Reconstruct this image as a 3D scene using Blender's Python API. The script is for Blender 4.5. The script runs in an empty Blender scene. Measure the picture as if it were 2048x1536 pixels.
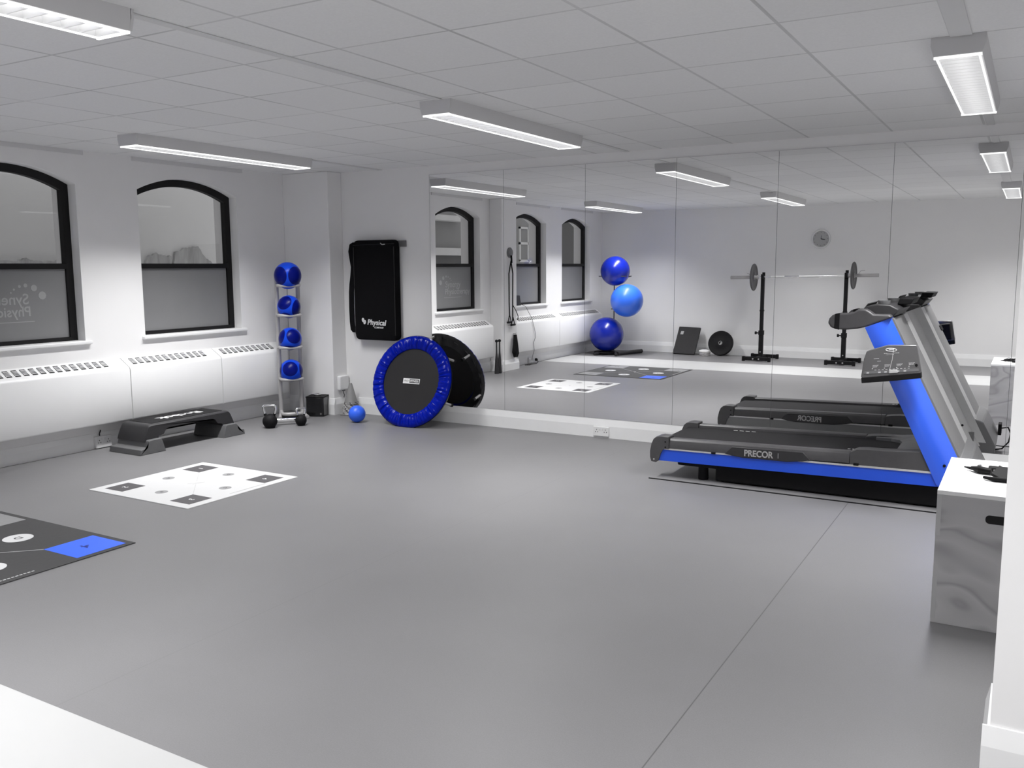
import bpy, bmesh, math, random
from mathutils import Vector, Matrix
random.seed(7)
PI = math.pi
C = bpy.context.scene.collection
sc = bpy.context.scene

# ------------------------------------------------------------------ materials
def s2l(c):
    c = c / 255.0
    return c / 12.92 if c <= .04045 else ((c + .055) / 1.055) ** 2.4
def rgb(r, g=None, b=None):
    if g is None: g = b = r
    return (s2l(r), s2l(g), s2l(b), 1)
def base_mat(name, col, rough=.5, metal=0.0, spec=.5, coat=0.0):
    m = bpy.data.materials.new(name); m.use_nodes = True
    nt = m.node_tree; b = nt.nodes['Principled BSDF']
    b.inputs['Base Color'].default_value = col
    b.inputs['Roughness'].default_value = rough
    b.inputs['Metallic'].default_value = metal
    b.inputs['Specular IOR Level'].default_value = spec
    b.inputs['Coat Weight'].default_value = coat
    return m, nt, b
def noise_mat(name, col, col2, scale=20, rough=.5, metal=0.0, spec=.5, bump=0.0, coat=0.0, detail=4, stretch=None):
    m, nt, b = base_mat(name, col, rough, metal, spec, coat)
    tc = nt.nodes.new('ShaderNodeTexCoord'); n = nt.nodes.new('ShaderNodeTexNoise')
    n.inputs['Scale'].default_value = scale; n.inputs['Detail'].default_value = detail
    src = tc.outputs['Object']
    if stretch:
        mp = nt.nodes.new('ShaderNodeMapping'); mp.inputs['Scale'].default_value = stretch
        nt.links.new(src, mp.inputs['Vector']); src = mp.outputs['Vector']
    nt.links.new(src, n.inputs['Vector'])
    mx = nt.nodes.new('ShaderNodeMix'); mx.data_type = 'RGBA'
    mx.inputs['A'].default_value = col; mx.inputs['B'].default_value = col2
    nt.links.new(n.outputs['Fac'], mx.inputs['Factor']); nt.links.new(mx.outputs['Result'], b.inputs['Base Color'])
    if bump:
        bp = nt.nodes.new('ShaderNodeBump'); bp.inputs['Strength'].default_value = bump; bp.inputs['Distance'].default_value = .002
        nt.links.new(n.outputs['Fac'], bp.inputs['Height']); nt.links.new(bp.outputs['Normal'], b.inputs['Normal'])
    return m
def emit_mat(name, col, s):
    m = bpy.data.materials.new(name); m.use_nodes = True; nt = m.node_tree; nt.nodes.clear()
    e = nt.nodes.new('ShaderNodeEmission'); o = nt.nodes.new('ShaderNodeOutputMaterial')
    e.inputs['Color'].default_value = col; e.inputs['Strength'].default_value = s
    nt.links.new(e.outputs[0], o.inputs[0]); return m
M = {}
M['wall'] = noise_mat('wall_paint', (.80, .795, .795, 1), (.84, .834, .834, 1), 3, .75, spec=.25, bump=.05)
M['skirt'] = noise_mat('skirting_paint', (.80, .80, .80, 1), (.86, .86, .86, 1), 8, .45, spec=.4)
M['plinth'] = noise_mat('white_gloss', (.85, .85, .85, 1), (.89, .89, .89, 1), 5, .4)
M['white_plastic'] = noise_mat('white_plastic', (.76, .76, .76, 1), (.8, .8, .8, 1), 15, .35)
M['stripe'] = noise_mat('white_lane', (.41, .41, .41, 1), (.45, .45, .45, 1), 2, .5)
M['fixture'] = noise_mat('fixture_paint', (.64, .635, .64, 1), (.67, .665, .67, 1), 6, .5)
M['louvre'] = noise_mat('louvre_metal', (.85, .85, .85, 1), (.9, .9, .9, 1), 30, .45, metal=.5)
M['lamp'] = emit_mat('lamp_glow', (1, 1, 1, 1), 4.0)
M['black_frame'] = noise_mat('black_window_paint', (.004, .0038, .0045, 1), (.006, .0055, .006, 1), 30, .55, spec=.3)
M['black'] = noise_mat('black_rubber', (.005, .0047, .0055, 1), (.009, .0085, .0095, 1), 40, .65, spec=.2)
M['black_cloth'] = noise_mat('black_cloth', (.006, .0055, .0065, 1), (.009, .009, .010, 1), 90, .95, spec=.08, bump=.2)
M['black_gloss'] = noise_mat('black_gloss', (.006, .006, .007, 1), (.010, .010, .011, 1), 20, .25)
M['dark'] = noise_mat('dark_grey_plastic', (.056, .054, .057, 1), (.070, .068, .071, 1), 30, .42)
M['dark2'] = noise_mat('charcoal_plastic', (.022, .021, .023, 1), (.03, .029, .031, 1), 30, .5)
M['belt'] = noise_mat('belt_rubber', (.019, .0185, .020, 1), (.029, .028, .030, 1), 160, .75, spec=.2, bump=.2)
M['grey'] = noise_mat('grey_plastic', (.14, .14, .145, 1), (.17, .17, .172, 1), 12, .4)
M['grey2'] = noise_mat('mid_grey_metal', (.16, .16, .165, 1), (.2, .2, .2, 1), 9, .38, metal=.2)
M['riser'] = noise_mat('riser_grey', (.10, .10, .105, 1), (.13, .13, .13, 1), 20, .6)
M['silver'] = noise_mat('silver_paint', (.40, .39, .39, 1), (.46, .45, .45, 1), 20, .38, metal=.15)
M['chrome'] = noise_mat('chrome', (.80, .80, .80, 1), (.88, .88, .88, 1), 20, .14, metal=1)
M['light_trim'] = noise_mat('light_trim', (.5, .5, .5, 1), (.62, .62, .62, 1), 10, .3, metal=.2)
M['white_print'] = noise_mat('white_print', (.7, .7, .7, 1), (.78, .78, .78, 1), 30, .5)
M['grey_print'] = noise_mat('grey_print', (.25, .25, .25, 1), (.3, .3, .3, 1), 30, .5)
M['dark_print'] = noise_mat('dark_print', (.062, .058, .063, 1), (.078, .074, .079, 1), 30, .6)
M['mat_white'] = noise_mat('white_mat', (.60, .60, .603, 1), (.65, .65, .65, 1), 6, .55)
M['mat_black'] = noise_mat('black_mat', (.036, .035, .037, 1), (.05, .049, .05, 1), 50, .7)
M['mat_grey'] = noise_mat('mat_grey_print', (.22, .22, .225, 1), (.26, .26, .26, 1), 30, .55)
M['blue_bright'] = noise_mat('bright_blue', rgb(44, 98, 240), rgb(50, 104, 246), 10, .5)
M['blue_panel'] = noise_mat('blue_panel', rgb(20, 78, 214), rgb(26, 84, 220), 5, .38, spec=.5, coat=.3)
M['blue_column'] = noise_mat('blue_column', rgb(34, 92, 232), rgb(42, 100, 240), 5, .33, metal=.2, spec=.9, coat=.6)
M['blue_ball'] = noise_mat('blue_gym_ball', rgb(3, 27, 142), rgb(6, 34, 156), 6, .24, coat=.2)
M['blue_ball_light'] = noise_mat('light_blue_gym_ball', rgb(46, 104, 226), rgb(54, 112, 232), 5, .3, coat=.3)
M['blue_toy'] = noise_mat('small_ball_blue', rgb(44, 98, 232), rgb(50, 104, 238), 8, .4)
M['blue_ink'] = noise_mat('dark_blue_ink', rgb(15, 45, 140), rgb(20, 50, 150), 10, .6)
M['exterior'] = noise_mat('pale_render', (.62, .62, .62, 1), (.74, .74, .74, 1), 1.2, .9, bump=.3, detail=8)
M['exterior_rough'] = noise_mat('rough_render', (.22, .22, .22, 1), (.55, .55, .55, 1), 9, .9, bump=1.0, detail=9, stretch=(1, 3, .6))
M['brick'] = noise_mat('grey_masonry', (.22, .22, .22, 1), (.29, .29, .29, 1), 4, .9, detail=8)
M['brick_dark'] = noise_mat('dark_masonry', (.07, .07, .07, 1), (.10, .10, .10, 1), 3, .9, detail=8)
M['ledge'] = noise_mat('pale_stone', (.55, .55, .55, 1), (.7, .7, .7, 1), 6, .9)

def mathn(nt, op, a=None, b=None, c=None):
    n = nt.nodes.new('ShaderNodeMath'); n.operation = op
    for i, v in enumerate((a, b, c)):
        if v is None: continue
        if isinstance(v, (int, float)): n.inputs[i].default_value = v
        else: nt.links.new(v, n.inputs[i])
    return n.outputs[0]

# ceiling: 0.585 m lay-in tiles, faint grid, speckled board
XG, YG, TS = 4.6231, -3.9392, .5847
def ceiling_mat():
    m, nt, b = base_mat('ceiling_tiles', (.6, .6, .6, 1), .9, spec=.1)
    tc = nt.nodes.new('ShaderNodeTexCoord'); sx = nt.nodes.new('ShaderNodeSeparateXYZ'); nt.links.new(tc.outputs['Object'], sx.inputs[0])
    def line(o, org, w):
        t = mathn(nt, 'DIVIDE', mathn(nt, 'SUBTRACT', o, org), TS)
        f = mathn(nt, 'FRACT', t)
        d = mathn(nt, 'MINIMUM', f, mathn(nt, 'SUBTRACT', 1.0, f))
        return mathn(nt, 'LESS_THAN', d, w / TS)
    lx = line(sx.outputs['X'], XG, .008); ly = line(sx.outputs['Y'], YG, .0065)
    lin = mathn(nt, 'MAXIMUM', lx, ly)
    n2 = nt.nodes.new('ShaderNodeTexNoise'); n2.inputs['Scale'].default_value = 2.2; nt.links.new(tc.outputs['Object'], n2.inputs['Vector'])
    lin = mathn(nt, 'MULTIPLY', lin, mathn(nt, 'MULTIPLY', n2.outputs['Fac'], 1.25))
    n = nt.nodes.new('ShaderNodeTexNoise'); n.inputs['Scale'].default_value = 90; nt.links.new(tc.outputs['Object'], n.inputs['Vector'])
    vt = nt.nodes.new('ShaderNodeTexVoronoi'); vt.inputs['Scale'].default_value = 1 / TS
    mp = nt.nodes.new('ShaderNodeMapping'); mp.inputs['Location'].default_value = (-XG - TS / 2, -YG - TS / 2, 0)
    r = nt.nodes.new('ShaderNodeTexWhiteNoise'); r.noise_dimensions = '2D'
    cx = mathn(nt, 'FLOOR', mathn(nt, 'DIVIDE', mathn(nt, 'SUBTRACT', sx.outputs['X'], XG), TS))
    cy = mathn(nt, 'FLOOR', mathn(nt, 'DIVIDE', mathn(nt, 'SUBTRACT', sx.outputs['Y'], YG), TS))
    cb = nt.nodes.new('ShaderNodeCombineXYZ'); nt.links.new(cx, cb.inputs[0]); nt.links.new(cy, cb.inputs[1]); nt.links.new(cb.outputs[0], r.inputs['Vector'])
    nt.nodes.remove(vt); nt.nodes.remove(mp)
    val = mathn(nt, 'ADD', .775, mathn(nt, 'MULTIPLY', r.outputs['Value'], .05))
    val = mathn(nt, 'ADD', val, mathn(nt, 'MULTIPLY', mathn(nt, 'SUBTRACT', n.outputs['Fac'], .5), .08))
    val = mathn(nt, 'MULTIPLY', val, mathn(nt, 'SUBTRACT', 1.0, mathn(nt, 'MULTIPLY', lin, .37)))
    cc = nt.nodes.new('ShaderNodeCombineColor')
    for i in range(3): nt.links.new(val, cc.inputs[i])
    nt.links.new(cc.outputs[0], b.inputs['Base Color'])
    return m
M['ceiling'] = ceiling_mat()

def floor_mat():
    m, nt, b = base_mat('grey_vinyl', (.2, .2, .2, 1), .42, spec=.35)
    tc = nt.nodes.new('ShaderNodeTexCoord'); sx = nt.nodes.new('ShaderNodeSeparateXYZ'); nt.links.new(tc.outputs['Object'], sx.inputs[0])
    X, Y = sx.outputs['X'], sx.outputs['Y']
    def seam(o, at, w, lo=None, hi=None, other=None):
        l = mathn(nt, 'LESS_THAN', mathn(nt, 'ABSOLUTE', mathn(nt, 'SUBTRACT', o, at)), w)
        if lo is not None: l = mathn(nt, 'MULTIPLY', l, mathn(nt, 'MULTIPLY', mathn(nt, 'GREATER_THAN', other, lo), mathn(nt, 'LESS_THAN', other, hi)))
        return l
    l1 = mathn(nt, 'MULTIPLY', seam(X, 5.805, .0022, -9, -1.24, Y), .45)
    l2 = mathn(nt, 'MULTIPLY', seam(X, 3.90, .0022), .10)
    l3 = mathn(nt, 'MULTIPLY', seam(X, 1.99, .0022), .07)
    l4 = mathn(nt, 'MULTIPLY', seam(Y, -1.232, .0055, 4.45, 7.47, X), .85)
    lin = mathn(nt, 'MAXIMUM', mathn(nt, 'MAXIMUM', l1, l2), l3)
    n = nt.nodes.new('ShaderNodeTexNoise'); n.inputs['Scale'].default_value = 1.4; n.inputs['Detail'].default_value = 6; nt.links.new(tc.outputs['Object'], n.inputs['Vector'])
    n3 = nt.nodes.new('ShaderNodeTexNoise'); n3.inputs['Scale'].default_value = 220; nt.links.new(tc.outputs['Object'], n3.inputs['Vector'])
    val = mathn(nt, 'ADD', FLOOR_A, mathn(nt, 'MULTIPLY', mathn(nt, 'SUBTRACT', n.outputs['Fac'], .5), .03))
    val = mathn(nt, 'ADD', val, mathn(nt, 'MULTIPLY', mathn(nt, 'SUBTRACT', n3.outputs['Fac'], .5), .05))
    val = mathn(nt, 'MULTIPLY', val, mathn(nt, 'SUBTRACT', 1.0, lin))
    cc = nt.nodes.new('ShaderNodeCombineColor')
    nt.links.new(val, cc.inputs[0]); nt.links.new(mathn(nt, 'MULTIPLY', val, .985), cc.inputs[1]); nt.links.new(mathn(nt, 'MULTIPLY', val, 1.01), cc.inputs[2])
    nt.links.new(cc.outputs[0], b.inputs['Base Color'])
    return m
FLOOR_A = .186
M['floor'] = floor_mat()

def plywood_mat():
    m, nt, b = base_mat('pale_plywood', (.4, .4, .4, 1), .6, spec=.25)
    tc = nt.nodes.new('ShaderNodeTexCoord'); mp = nt.nodes.new('ShaderNodeMapping'); mp.inputs['Scale'].default_value = (1.0, 1.0, 2.4)
    nt.links.new(tc.outputs['Object'], mp.inputs['Vector'])
    n = nt.nodes.new('ShaderNodeTexNoise'); n.inputs['Scale'].default_value = 1.7; n.inputs['Detail'].default_value = 1.5; n.inputs['Distortion'].default_value = .6
    nt.links.new(mp.outputs[0], n.inputs['Vector'])
    r = nt.nodes.new('ShaderNodeValToRGB'); nt.links.new(n.outputs['Fac'], r.inputs[0]); cr_ = r.color_ramp
    li, dk, md_ = (.45, .445, .45, 1), (.31, .305, .31, 1), (.40, .395, .40, 1)
    cr_.elements[0].position = .30; cr_.elements[0].color = dk; cr_.elements[1].position = .72; cr_.elements[1].color = dk
    for p_, c_ in ((.36, li), (.43, md_), (.455, dk), (.49, li), (.55, md_), (.575, dk), (.61, li)):
        e = cr_.elements.new(p_); e.color = c_
    nt.links.new(r.outputs[0], b.inputs['Base Color']); return m
M['plywood'] = plywood_mat()
M['ply_top'] = noise_mat('pale_plywood_top', (.72, .72, .72, 1), (.80, .80, .80, 1), 4, .55, stretch=(1, 6, 1))
M['ply_edge'] = noise_mat('plywood_edge', (.36, .36, .365, 1), (.48, .48, .48, 1), 10, .6, stretch=(1, 1, .3))

m, nt, b = base_mat('mirror_silver', (.86, .865, .87, 1), 0.0, 1.0); M['mirror'] = m
_tc = nt.nodes.new('ShaderNodeTexCoord'); _n = nt.nodes.new('ShaderNodeTexNoise'); _n.inputs['Scale'].default_value = .5
nt.links.new(_tc.outputs['Object'], _n.inputs['Vector'])
_mr = nt.nodes.new('ShaderNodeMapRange'); _mr.inputs['To Min'].default_value = .94; _mr.inputs['To Max'].default_value = .955
nt.links.new(_n.outputs['Fac'], _mr.inputs['Value']); _cc = nt.nodes.new('ShaderNodeCombineColor')
for _i in range(3): nt.links.new(_mr.outputs[0], _cc.inputs[_i])
nt.links.new(_cc.outputs[0], b.inputs['Base Color'])

def glass_mat():
    m = bpy.data.materials.new('clear_glass'); m.use_nodes = True; nt = m.node_tree; nt.nodes.clear()
    t = nt.nodes.new('ShaderNodeBsdfTransparent'); g = nt.nodes.new('ShaderNodeBsdfGlossy'); g.inputs['Roughness'].default_value = .01
    t.inputs['Color'].default_value = (.93, .93, .93, 1)
    mx = nt.nodes.new('ShaderNodeMixShader'); o = nt.nodes.new('ShaderNodeOutputMaterial')
    mx.inputs[0].default_value = .045; nt.links.new(t.outputs[0], mx.inputs[1]); nt.links.new(g.outputs[0], mx.inputs[2]); nt.links.new(mx.outputs[0], o.inputs[0])
    return m
M['glass'] = glass_mat()
M['frosted'] = noise_mat('frosted_film', (.20, .20, .205, 1), (.24, .24, .245, 1), 2.5, .35, spec=.35)
M['logo'] = noise_mat('logo_film', (.33, .33, .335, 1), (.36, .36, .36, 1), 8, .5, spec=.3)
m, nt, b = base_mat('clear_cover', (.5, .5, .5, 1), .1); b.inputs['Alpha'].default_value = .35; M['clear_cover'] = m

# ------------------------------------------------------------------ helpers
def mk():
    return bmesh.new()
def box(bm, x0, x1, y0, y1, z0, z1):
    v = [bm.verts.new((x, y, z)) for x in (x0, x1) for y in (y0, y1) for z in (z0, z1)]
    for f in ((0, 1, 3, 2), (4, 6, 7, 5), (0, 4, 5, 1), (2, 3, 7, 6), (0, 2, 6, 4), (1, 5, 7, 3)):
        bm.faces.new([v[i] for i in f])
    return bm
def prism(bm, poly, vec):
    """poly: list of 3D points, extruded by vec"""
    a = [bm.verts.new(p) for p in poly]; vec = Vector(vec)
    b = [bm.verts.new(Vector(p) + vec) for p in poly]
    n = len(poly)
    try:
        bm.faces.new(a[::-1]); bm.faces.new(b)
    except ValueError: pass
    for i in range(n): bm.faces.new((a[i], a[(i + 1) % n], b[(i + 1) % n], b[i]))
    return bm
def frame_of(d):
    d = Vector(d).normalized(); u = d.orthogonal().normalized(); return u, d.cross(u)
def tube(bm, pts, r, n=10, closed=False, cap=True):
    pts = [Vector(p) for p in pts]; N = len(pts); rings = []
    rr = r if isinstance(r, (list, tuple)) else [r] * N
    u = None
    for i, p in enumerate(pts):
        if closed: d = pts[(i + 1) % N] - pts[i - 1]
        else: d = pts[min(i + 1, N - 1)] - pts[max(i - 1, 0)]
        d.normalize()
        if u is None: u = d.orthogonal().normalized()
        else:
            u = (u - d * u.dot(d))
            u = u.normalized() if u.length > 1e-6 else d.orthogonal().normalized()
        w = d.cross(u)
        rings.append([bm.verts.new(p + (u * math.cos(2 * PI * k / n) + w * math.sin(2 * PI * k / n)) * rr[i]) for k in range(n)])
    for i in range(N if closed else N - 1):
        a, b = rings[i], rings[(i + 1) % N]
        for k in range(n): bm.faces.new((a[k], a[(k + 1) % n], b[(k + 1) % n], b[k]))
    if cap and not closed:
        bm.faces.new(rings[0][::-1]); bm.faces.new(rings[-1])
    return bm
def lathe(bm, prof, n=32, axis='Z', origin=(0, 0, 0)):
    """prof: list of (radius, height)"""
    o = Vector(origin); rings = []
    for r, h in prof:
        ring = []
        if r < 1e-5:
            ring = [bm.verts.new(o + axv(0, 0, h, axis))] * 1
        else:
            for k in range(n):
                a = 2 * PI * k / n; ring.append(bm.verts.new(o + axv(r * math.cos(a), r * math.sin(a), h, axis)))
        rings.append(ring)
    for a, b in zip(rings, rings[1:]):
        for k in range(n):
            k2 = (k + 1) % n
            if len(a) == 1 and len(b) == 1: continue
            if len(a) == 1: bm.faces.new((a[0], b[k2], b[k]))
            elif len(b) == 1: bm.faces.new((a[k], a[k2], b[0]))
            else: bm.faces.new((a[k], a[k2], b[k2], b[k]))
    return bm
def axv(x, y, h, axis):
    return Vector((x, y, h)) if axis == 'Z' else (Vector((h, x, y)) if axis == 'X' else Vector((x, h, y)))
def sphere(bm, c, r, n=32, m=18, sz=1.0):
    prof = [(r * math.sin(PI * i / m), -r * sz * math.cos(PI * i / m)) for i in range(m + 1)]
    return lathe(bm, prof, n, 'Z', c)
def arc(cx, cy, r, a0, a1, n):
    return [(cx + r * math.cos(a0 + (a1 - a0) * i / n), cy + r * math.sin(a0 + (a1 - a0) * i / n)) for i in range(n + 1)]
def link(name, bm, mat, parent=None, smooth=True, bevel=0, seg=2, world=True):
    """one mesh object; coordinates given in world space are moved into the parent's space"""
    if parent is not None and world:
        bm.transform(pm(parent).inverted())
    bmesh.ops.recalc_face_normals(bm, faces=bm.faces)
    me = bpy.data.meshes.new(name); bm.to_mesh(me); bm.free()
    if smooth:
        me.polygons.foreach_set('use_smooth', [True] * len(me.polygons))
        me.set_sharp_from_angle(angle=math.radians(35))
    o = bpy.data.objects.new(name, me); C.objects.link(o)
    for mm in (mat if isinstance(mat, (list, tuple)) else [mat]): me.materials.append(mm)
    if parent is not None: o.parent = parent
    if bevel:
        b = o.modifiers.new('bevel', 'BEVEL'); b.width = bevel; b.segments = seg; b.limit_method = 'ANGLE'; b.angle_limit = math.radians(40)
        b.harden_normals = False
    return o
def pm(o):
    m = Matrix.Translation(o.location) @ o.rotation_euler.to_matrix().to_4x4()
    return pm(o.parent) @ m if o.parent else m
def thing(name, label, cat, loc=(0, 0, 0), rz=0, group=None):
    o = bpy.data.objects.new(name, None); C.objects.link(o); o.empty_display_size = .1
    o.location = loc; o.rotation_euler = (0, 0, rz); o['label'] = label; o['category'] = cat
    if group: o['group'] = group
    return o
def tag(o, label, cat, group=None):
    o['label'] = label; o['category'] = cat
    if group: o['group'] = group
    return o
def struct(name, bm, mat, parent=None, **k):
    o = link(name, bm, mat, parent, **k)
    if parent is None: o['kind'] = 'structure'
    return o
def lab(o, s): o['label'] = s; return o
def text(name, s, size, mat, parent, org, xd, yd, ext=.0008, bold=0.0, align='CENTER', shear=0, sx=1.0):
    """flat lettering as a mesh; org/xd/yd in world space"""
    cu = bpy.data.curves.new(name, 'FONT'); cu.body = s; cu.size = size; cu.extrude = ext; cu.offset = bold; cu.align_x = align; cu.align_y = 'CENTER'; cu.shear = shear
    to = bpy.data.objects.new(name + '_tmp', cu); C.objects.link(to)
    dg = bpy.context.evaluated_depsgraph_get(); me = bpy.data.meshes.new_from_object(to.evaluated_get(dg))
    bpy.data.objects.remove(to); me.name = name; me.materials.clear(); me.materials.append(mat)
    xd = Vector(xd).normalized(); yd = Vector(yd).normalized(); zd = xd.cross(yd)
    mt = Matrix(((xd.x * sx, yd.x, zd.x, org[0]), (xd.y * sx, yd.y, zd.y, org[1]), (xd.z * sx, yd.z, zd.z, org[2]), (0, 0, 0, 1)))
    if parent is not None: mt = pm(parent).inverted() @ mt
    me.transform(mt)
    o = bpy.data.objects.new(name, me); C.objects.link(o)
    if parent is not None: o.parent = parent
    return o
def copy_tree(o, parent=None):
    c = o.copy(); C.objects.link(c)
    if parent is not None: c.parent = parent
    for ch in [x for x in o.children]: copy_tree(ch, c)
    return c

# ------------------------------------------------------------------ room shell
H = 2.4517; L = -7.70; R = 7.47; TW = .32
CH = (.61, -.206)          # boxed corner pier
PIL = (-4.28, -3.86, .20)  # pilaster between windows 2 and 3
bm = mk(); box(bm, -.4, R + .2, L - .2, .2, -.1, 0); struct('floor', bm, M['floor'], smooth=False)
bm = mk(); box(bm, -.4, R + .2, L - .2, .2, H, H + .1); struct('ceiling', bm, M['ceiling'], smooth=False)
bm = mk(); box(bm, -.4, R + .2, 0, .2, 0, H); struct('wall_back', bm, M['wall'], smooth=False)
bm = mk(); box(bm, -.4, R + .2, L - .2, L, 0, H); struct('wall_front', bm, M['wall'], smooth=False)
bm = mk(); box(bm, R, R + .2, L, 0, 0, H); struct('wall_right', bm, M['wall'], smooth=False)
bm = mk(); box(bm, 6.703, R, -4.25, -3.95, 0, H); struct('wall_nib', bm, M['wall'], smooth=False)
bm = mk(); box(bm, 0, CH[0], CH[1], 0, 0, H); struct('wall_corner', bm, M['wall'], smooth=False, bevel=.008)
bm = mk(); box(bm, 0, PIL[2], PIL[0], PIL[1], 0, H); struct('wall_pilaster', bm, M['wall'], smooth=False, bevel=.008)

WIN = [(-1.945, -.832), (-3.60, -2.522), (-5.575, -4.49), (-7.21, -6.125)]
SILL, SPR, CRN = .912, 2.180, 2.305
def arch_pts(y0, y1, zs, zc, n=24):
    """segmental arch from (y0,zs) over the crown to (y1,zs)"""
    w = (y1 - y0) / 2; h = zc - zs; rad = (w * w + h * h) / (2 * h); cy = (y0 + y1) / 2; cz = zc - rad
    a = math.asin(w / rad)
    return [(cy + rad * math.sin(-a + 2 * a * i / n), cz + rad * math.cos(-a + 2 * a * i / n)) for i in range(n + 1)]
bm = mk()
def quad(bm, pts):
    bm.faces.new([bm.verts.new(p) for p in pts])
edges = sorted(WIN); ys = [L - .2]
for y0, y1 in edges: ys += [y0, y1]
ys.append(.2)
for X in (0, -TW):
    for i in range(0, len(ys) - 1, 2): quad(bm, [(X, ys[i], 0), (X, ys[i + 1], 0), (X, ys[i + 1], H), (X, ys[i], H)])
    for y0, y1 in edges:
        quad(bm, [(X, y0, 0), (X, y1, 0), (X, y1, SILL), (X, y0, SILL)])
        ap = arch_pts(y0, y1, SPR, CRN)
        for (a, za), (b, zb) in zip(ap, ap[1:]): quad(bm, [(X, a, za), (X, b, zb), (X, b, H), (X, a, H)])
for y0, y1 in edges:
    for Y in (y0, y1): quad(bm, [(0, Y, SILL), (-TW, Y, SILL), (-TW, Y, SPR), (0, Y, SPR)])
    quad(bm, [(0, y0, SILL), (0, y1, SILL), (-TW, y1, SILL), (-TW, y0, SILL)])
    ap = arch_pts(y0, y1, SPR, CRN)
    for (a, za), (b, zb) in zip(ap, ap[1:]): quad(bm, [(0, a, za), (0, b, zb), (-TW, b, zb), (-TW, a, za)])
bmesh.ops.remove_doubles(bm, verts=bm.verts, dist=1e-5)
struct('wall_left', bm, M['wall'], smooth=False)

def skirting(name, p0, p1, nrm, h=.164, t=.02):
    """chamfered skirting board between two floor points, facing nrm"""
    p0 = Vector((*p0, 0)); p1 = Vector((*p1, 0)); n = Vector((*nrm, 0))
    pr = [p0, p0 + n * t, p0 + n * t + Vector((0, 0, h * .64)), p0 + n * t * .35 + Vector((0, 0, h)), p0 + Vector((0, 0, h))]
    bm = mk(); prism(bm, pr, p1 - p0); return struct(name, bm, M['skirt'], smooth=False)
skirting('baseboard_back', (CH[0], 0), (R, 0), (0, -1))
skirting('baseboard_corner', (0, CH[1]), (CH[0] + .0195, CH[1]), (0, -1))
skirting('baseboard_corner_side', (CH[0], CH[1] + .0005), (CH[0], 0), (1, 0))
skirting('baseboard_left', (0, PIL[1]), (0, CH[1]), (1, 0), .13)
skirting('baseboard_left_rear', (0, L), (0, PIL[0]), (1, 0), .13)
skirting('baseboard_front', (0, L), (R, L), (0, 1), .17)
skirting('baseboard_pilaster', (PIL[2], PIL[0] - .02), (PIL[2], PIL[1] - .0005), (1, 0), .15, .03)
skirting('baseboard_pilaster_side', (0, PIL[1]), (PIL[2] + .0295, PIL[1]), (0, 1), .15, .03)
skirting('baseboard_nib', (6.703 - .0195, -4.25), (R, -4.25), (0, -1))
skirting('baseboard_nib_end', (6.703, -4.2495), (6.703, -3.95), (-1, 0))

# painted lane across the room
bm = mk(); box(bm, 0.021, R, -6.438, -5.36, 0, .002); struct('trim_1', bm, M['stripe'], smooth=False)
bm = mk(); box(bm, 4.455, R, -1.243, -1.231, 0, .005); struct('trim_8', bm, M['black'], smooth=False)
# slim grey trims on the wall head above each window
for i, (a, b_) in enumerate(((-1.985, -.75), (-3.66, -2.44), (-5.68, -4.62), (-7.3, -6.1))):
    bm = mk(); box(bm, 0, .012, a, b_, H - .034, H); struct('trim_%d' % (i + 2), bm, M['fixture'], smooth=False)

# mirrors
MX0, MP, MZ0, MZ1 = 1.7105, .8209, .164, 2.3685
mlabs = ['mirror panel at the left end, the blue rimmed trampoline leaning on it',
         'mirror panel second from the left, a hanging black strap trainer seen in it',
         'mirror panel third from the left, the three stacked gym balls seen in it',
         'mirror panel fourth from the left, leaning grey board and black plate seen in it',
         'mirror panel fifth from the left, the wall clock seen in it, treadmill belt below',
         'mirror panel behind the treadmill console, sixth from the left',
         'mirror panel at the far right, mostly hidden behind the white wall end']
for k in range(7):
    bm = mk(); x0 = MX0 + k * MP + .0014; x1 = min(MX0 + (k + 1) * MP - .0014, R - .001)
    box(bm, x0, x1, -.006, -.0005, MZ0 + .002, MZ1)
    o = link('mirror_panel', bm, M['mirror'], smooth=False); tag(o, mlabs[k], 'mirror', 'mirror panels along the back wall')
bm = mk()
for k in range(0, 8): box(bm, MX0 + k * MP - .0014 + (.0014 if k == 0 else 0), min(MX0 + k * MP + .0014, R), -.0042, 0, MZ0 + .002, MZ1)
struct('trim_6', bm, M['grey'], smooth=False)
bm = mk(); box(bm, MX0, R, -.0075, 0, MZ1, MZ1 + .005); box(bm, MX0 - .006, MX0, -.0075, 0, MZ0, MZ1 + .005); struct('trim_7', bm, M['fixture'], smooth=False)

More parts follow.
